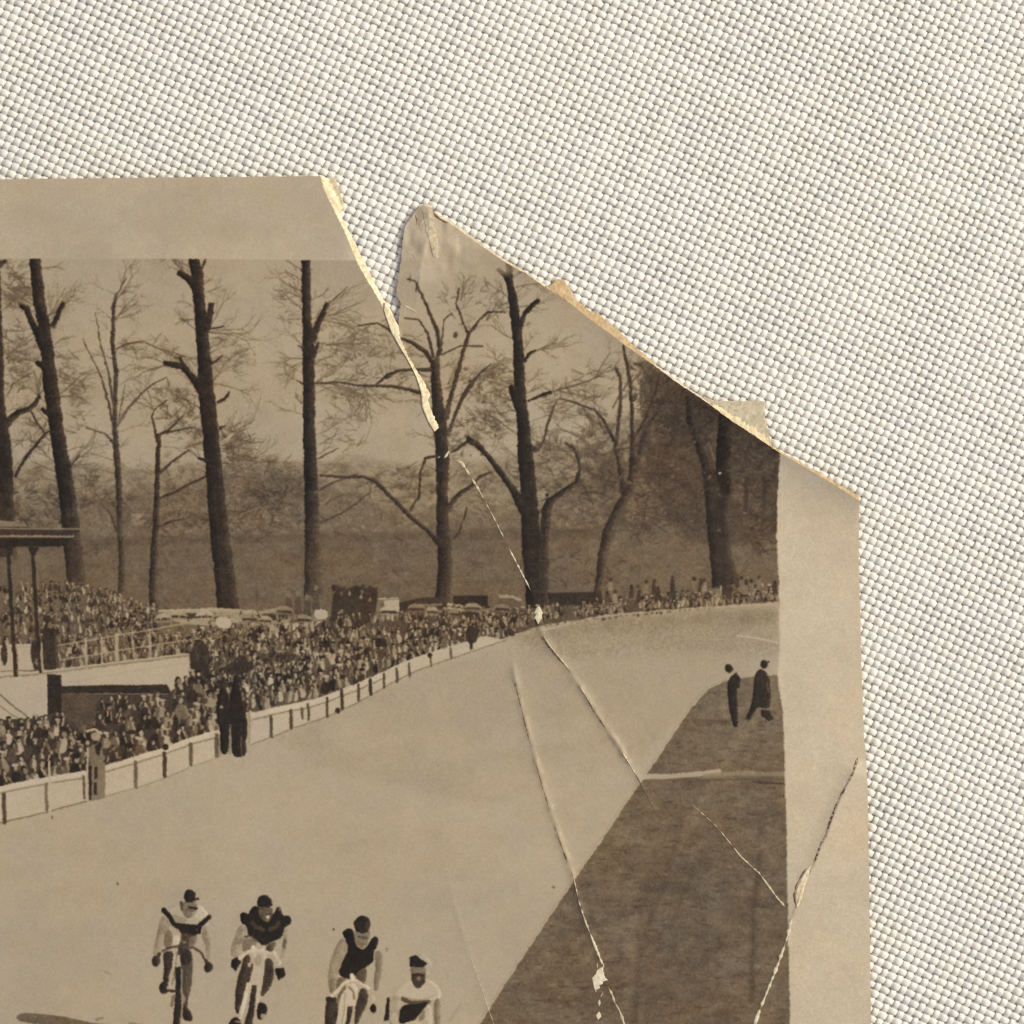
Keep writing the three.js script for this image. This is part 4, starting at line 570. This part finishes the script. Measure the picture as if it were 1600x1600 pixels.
// a ragged strip of bared paper between two lines; hA, hB are heights (functions of place) along its two sides
function strip(name, A, B, hA, hB, mat, rough = 0.5, cols = 5, thick = 1.6, jag = 0.8) {
  const cum = (p) => { const out = [0]; for (let i = 1; i < p.length; i++) out.push(out[i - 1] + Math.hypot(p[i][0] - p[i - 1][0], p[i][1] - p[i - 1][1])); return out; };
  const pick = (p, cu, t) => { const s = t * cu[cu.length - 1]; let i = 1; while (i < p.length - 1 && cu[i] < s) i++; const f = (s - cu[i - 1]) / Math.max(1e-6, cu[i] - cu[i - 1]); return [lerp(p[i - 1][0], p[i][0], f), lerp(p[i - 1][1], p[i][1], f)]; };
  const ca = cum(A), cb = cum(B), rows = Math.max(3, Math.round(Math.max(ca[ca.length - 1], cb[cb.length - 1]) / 2)), pos = [], idx = [], col = [], W = cols + 1;
  for (let r = 0; r <= rows; r++) {
    const t = r / rows, a = pick(A, ca, t), b = pick(B, cb, t), j = jag * (vnoise(r * 0.45, 3, name.length) + 0.7 * vnoise(r * 1.1, 9, name.length + 4)), dx = b[0] - a[0], dy = b[1] - a[1], L = Math.hypot(dx, dy) || 1, ends = Math.min(1, r, rows - r);
    for (let k = 0; k <= cols; k++) {
      const f = k / cols, x = a[0] + dx * f + dx / L * j * f * ends, y = a[1] + dy * f + dy / L * j * f * ends;
      const h = lerp(hA(x, y), hB(x, y), f) + rough * (vnoise(x / 2.2, y / 2.2, 81) + 0.5 * vnoise(x / 6, y / 6, 82)) * (k === 0 ? 0.2 : 1);
      pos.push(...P3(x, y, h)); const m2 = 0.9 + 0.22 * vnoise(x / 3.1, y / 3.1, 83) + 0.12 * vnoise(x / 1.1, y / 1.1, 84); col.push(m2, m2 * (1 - 0.05 * vnoise(x / 7, y / 7, 85)), m2 * (1 - 0.1 * vnoise(x / 7, y / 7, 85)));
    }
  }
  const M = (rows + 1) * W; for (let i = 0; i < M; i++) { pos.push(pos[i * 3], pos[i * 3 + 1] - thick * MM, pos[i * 3 + 2]); col.push(col[i * 3], col[i * 3 + 1], col[i * 3 + 2]); }
  const quad = (a, b, c2, d2) => idx.push(a, b, c2, c2, b, d2);
  for (let r = 0; r < rows; r++) {
    for (let k = 0; k < cols; k++) { const a = r * W + k; quad(a, a + W, a + 1, a + W + 1); quad(M + a, M + a + 1, M + a + W, M + a + W + 1); }
    const l = r * W, e = r * W + cols; quad(l, M + l, l + W, M + l + W); quad(e, e + W, M + e, M + e + W);
  }
  for (let k = 0; k < cols; k++) { quad(k, k + 1, M + k, M + k + 1); const e = rows * W + k; quad(e, M + e, e + 1, M + e + 1); }
  const P = A.length, a0 = A[Math.floor(P / 2)], b0 = B[Math.floor(B.length / 2)], a1 = A[P - 1], aS = A[0];
  const turn = (a1[0] - aS[0]) * (b0[1] - a0[1]) - (a1[1] - aS[1]) * (b0[0] - a0[0]);
  if (turn > 0) for (let i = 0; i < idx.length; i += 3) [idx[i + 1], idx[i + 2]] = [idx[i + 2], idx[i + 1]];
  const g = new THREE.BufferGeometry(); g.setAttribute('position', new THREE.Float32BufferAttribute(pos, 3)); g.setAttribute('color', new THREE.Float32BufferAttribute(col, 3)); g.setIndex(idx); g.computeVertexNormals(); mat.vertexColors = true;
  const m = new THREE.Mesh(g, mat); m.name = name; print.add(m); return m;
}
const on = (d) => (x, y) => H(x, y) + d;
// bared fibre along the tear on the left: wide at the top, then a narrow bevel
strip('torn_fibre', [[501, 278.5], [505, 294], [511, 310], [520, 326], [526, 339]], [[526, 280], [530, 295], [536, 312], [537, 322], [533, 336]], on(-0.8), (x, y) => H(501, y) - 5.2, fibreMat, 0.7, 7);
strip('torn_fibre', [[526, 338], [539, 365], [549, 390], [559, 414], [569, 432], [584, 457], [595, 476], [602, 490], [608, 500]], [[533, 335], [540, 350], [550, 370], [565, 401], [581, 432], [590, 450], [597, 464], [607, 480], [615, 494]], on(-0.5), (x, y) => H(x - 8, y) - 5, fibreMat, 0.6);
strip('torn_fibre', [[600, 486], [612, 521], [623, 540], [640, 568], [651, 590], [658, 614], [660, 637], [670, 661], [679, 675]], [[602, 472], [611, 487], [622, 508], [626, 530], [638, 557], [651, 578], [661, 594], [672, 617], [668, 626], [677, 649], [686, 668]], on(1.2), on(0.5), fibreMat, 0.5, 6, 2.4, 1.0);
// what shows past the slanting cut edge: the split lower layer of the card
strip('torn_fibre', [[680, 338], [692, 345], [708, 354], [730, 371], [755, 388], [785, 409], [810, 424], [850, 450]], [[682, 334], [694, 340], [711, 350], [732, 366], [758, 384], [788, 405], [813, 420], [853, 446]], on(-2.6), on(-6), paleFibre, 0.4, 4);
strip('torn_flake', [[852, 450], [866, 459], [876, 465], [890, 475], [902, 485]], [[860, 446], [868, 436], [881, 436], [890, 450], [903, 476]], on(-3), on(-8), tanMat, 0.6, 8);
strip('torn_fibre', [[888, 474], [920, 500], [949, 521], [970, 537], [995, 555], [1020, 572]], [[897, 466], [922, 486], [933, 489], [971, 520], [982, 533], [1022, 567]], on(-2.8), on(-7), tanMat, 0.6, 6);
strip('torn_fibre', [[1020, 572], [1060, 602], [1105, 632]], [[1022, 568], [1062, 598], [1107, 629]], on(-2.6), on(-6), paleFibre, 0.4, 4);
strip('backing_corner', [[1096, 626], [1110, 635], [1142, 660], [1176, 682], [1206, 702]], [[1098, 619], [1116, 626.5], [1195, 627], [1194.5, 655], [1205, 693]], () => 4.4, () => 3.4, paperMat(0.58, 0.51, 0.38), 0.35, 14, 1.8, 0.4);
strip('torn_fibre', [[1108, 633], [1142, 660], [1176, 682], [1204, 701]].map(([x, y]) => [x - 1, y + 2]), [[1120, 632], [1146, 651], [1172, 666], [1199, 684]], () => 6, () => 4.9, fibreMat, 0.3, 6, 1.2, 3);
strip('torn_fibre', [[1204, 700], [1217, 710], [1266, 738], [1304, 761], [1339, 784]], [[1206, 696], [1221, 707], [1269, 734], [1307, 755], [1341, 776]], on(-2.6), on(-8), tanMat, 0.5, 5, 1.6, 1.3);
strip('torn_fibre', [[640, 346], [647, 338], [655, 326], [664, 324], [674, 327]], [[638.5, 343], [645, 335], [653, 322], [664, 320], [676, 323]], on(-1), on(-4), paleFibre, 0.4, 4);

// cracks in the coating along the folds, where the white paper shows
function crack(pts, w, mat, lift = 0.35, k = 1) {
  const q = resample(pts, 3), A = [], B = [];
  q.forEach((p, i) => { const a = q[Math.max(0, i - 1)], b = q[Math.min(q.length - 1, i + 1)], dx = b[0] - a[0], dy = b[1] - a[1], n = Math.hypot(dx, dy) || 1, e = Math.min(1, i / 2 + 0.15, (q.length - 1 - i) / 2 + 0.15), ww = w * 1.35 * e * (0.72 + 0.75 * vnoise(i * 0.7, pts[0][0], 91)); A.push([p[0] - dy / n * ww / 2, p[1] + dx / n * ww / 2]); B.push([p[0] + dy / n * ww / 2, p[1] - dx / n * ww / 2]); });
  return strip('crack', A, B, on(lift), on(lift), mat, 0.15, 2, 1, 0.3);
}
const part = (pts, a, b) => resample(pts, 3).filter((_, i, all) => i >= a * (all.length - 1) && i <= b * (all.length - 1));
const crackA = paperMat(0.60, 0.52, 0.36), crackB = paperMat(0.72, 0.64, 0.47), crackDark = paperMat(0.17, 0.12, 0.08), crackBrown = paperMat(0.30, 0.17, 0.09);
crack([[694, 716], [698, 711], [702, 704]], 2.6, crackB); crack([[684, 716], [688, 713]], 2.2, crackB); crack(part(FOLD_A, 0.075, 0.19), 3, crackA); crack(part(FOLD_A, 0.2, 0.29), 1.9, crackA); crack(part(FOLD_A, 0.31, 0.42), 2.2, crackB);
crack([[843, 946], [848, 956], [836, 966], [842, 976]], 0.1, crackB);
strip('crack', [[834, 966], [838, 959], [842, 952], [845, 951]], [[838, 967], [840, 976], [842, 974], [848, 959]], on(0.5), on(1.2), paperMat(0.76, 0.70, 0.55), 0.5, 5, 1, 2.2);
strip('crack', [[834, 958], [838, 950], [843, 947]], [[836, 959], [842, 957], [847, 955]], on(0.5), on(0.9), crackB, 0.4, 4, 1, 0.4);
crack(part(FOLD_A, 0.52, 0.63), 2.2, crackA); crack(part(FOLD_A, 0.66, 0.72), 1.6, crackA); crack(part(FOLD_A, 0.84, 0.9), 1.8, crackB); crack(part(FOLD_A, 0.9, 1), 1.3, crackDark, 0.2);
crack([[846, 990], [862, 1010], [885, 1038]].map(([x, y]) => [x - 2.5, y + 2]), 3, crackDark, 0.1); crack(part(FOLD_A, 0.7, 0.78).map(([x, y]) => [x - 2, y + 1]), 2, crackDark, 0.1);  // dark strips left of the fold: its shaded side put into colour
for (const [a, b] of [[0.1, 0.32], [0.36, 0.5], [0.55, 0.68]]) crack(part(FOLD_B, a, b).map(([x, y]) => [x - 2, y]), 1.7, crackBrown, 0.1);  // brown cracks left of the ridge, their colour also painting its shaded side
crack(part(FOLD_B, 0.7, 0.82), 1.6, crackA); crack(part(FOLD_B, 0.82, 0.9), 2.6, crackA); crack(part(FOLD_B, 0.9, 1), 3.2, crackB);
strip('crack', [[932, 1514], [931, 1519], [925, 1526], [927, 1538], [930, 1548]], [[942, 1508], [944, 1520], [947, 1529], [938, 1537], [932, 1547]], on(0.5), on(0.5), paperMat(0.76, 0.70, 0.55), 0.5, 6, 1, 2.4);
crack([[942, 1502], [943, 1510]], 3, crackB); crack([[933, 1503], [933, 1513]], 2.2, crackA); crack([[942, 1548], [938, 1556]], 2.4, crackB); crack([[936, 1560], [936, 1570]], 3.4, crackB); crack([[936, 1579], [934, 1592]], 5, crackB); crack([[950, 1540], [956, 1552], [960, 1564], [968, 1578], [976, 1602]], 2.6, crackA); crack([[958, 1562], [960, 1565]], 4, crackB);
crack(part(FOLD_C, 0.2, 0.42), 1.4, crackA); crack(part(FOLD_C, 0.42, 0.72), 2.2, crackA); crack(part(FOLD_C, 0.7, 1), 2.8, crackA); crack(part(FOLD_C, 0.0, 0.2), 0.9, crackA);
crack(part(RIP, 0.0, 0.09), 2.6, crackBrown, 0.2); for (const [a, b, w] of [[0.08, 0.15, 1.6], [0.14, 0.26, 2.6], [0.25, 0.33, 1.8], [0.34, 0.41, 2.4], [0.42, 0.46, 2]]) crack(part(RIP, a, b).map(([x, y]) => [x - 1 + rr(-0.6, 0.6), y]), w, crackDark, 0.25); crack([[1256, 1352], [1248, 1364], [1241, 1378], [1237, 1394], [1239, 1408]], 2, crackDark, 0.2);
strip('torn_fibre', [[1258, 1352], [1250, 1364], [1243, 1380], [1239, 1396], [1240, 1412]], [[1264, 1347], [1259, 1362], [1252, 1384], [1247, 1400], [1242, 1413]], on(0.6), on(0.8), fibreMat, 0.5, 4, 1.2, 0.8);
crack(part(RIP, 0.5, 0.58), 4, crackB); for (const [a, b] of [[0.57, 0.66], [0.64, 0.75], [0.72, 0.87]]) crack(part(RIP, a, b), 3.6, crackB);
crack(part(FOLD_D, 0.5, 0.95), 0.9, crackA, 0.15); crack([[628, 476], [640, 482], [652, 489]], 2.2, crackB);
strip('peeled_patch', [[660, 331], [664, 350], [669, 366], [672, 384], [677, 402]], [[673, 331], [679, 352], [683, 372], [688, 392], [684, 404]], on(0.4), on(0.4), paperMat(0.60, 0.51, 0.36), 0.3, 7, 0.9, 4);
crack([[649, 336], [652, 345], [651, 352]], 3, crackBrown, 0.3); crack([[676, 330], [681, 338], [688, 344], [700, 350]], 2.2, crackBrown, 0.3);
crack([[672, 352], [668, 362], [670, 372]], 5, crackB); crack([[664, 345], [656, 352], [660, 362]], 2, crackB); crack([[636, 394], [646, 398], [650, 404]], 1.6, crackB);

for (const o of [...cloth.children, ...print.children]) { o.castShadow = true; o.receiveShadow = true; }
renderer.render(scene, camera);
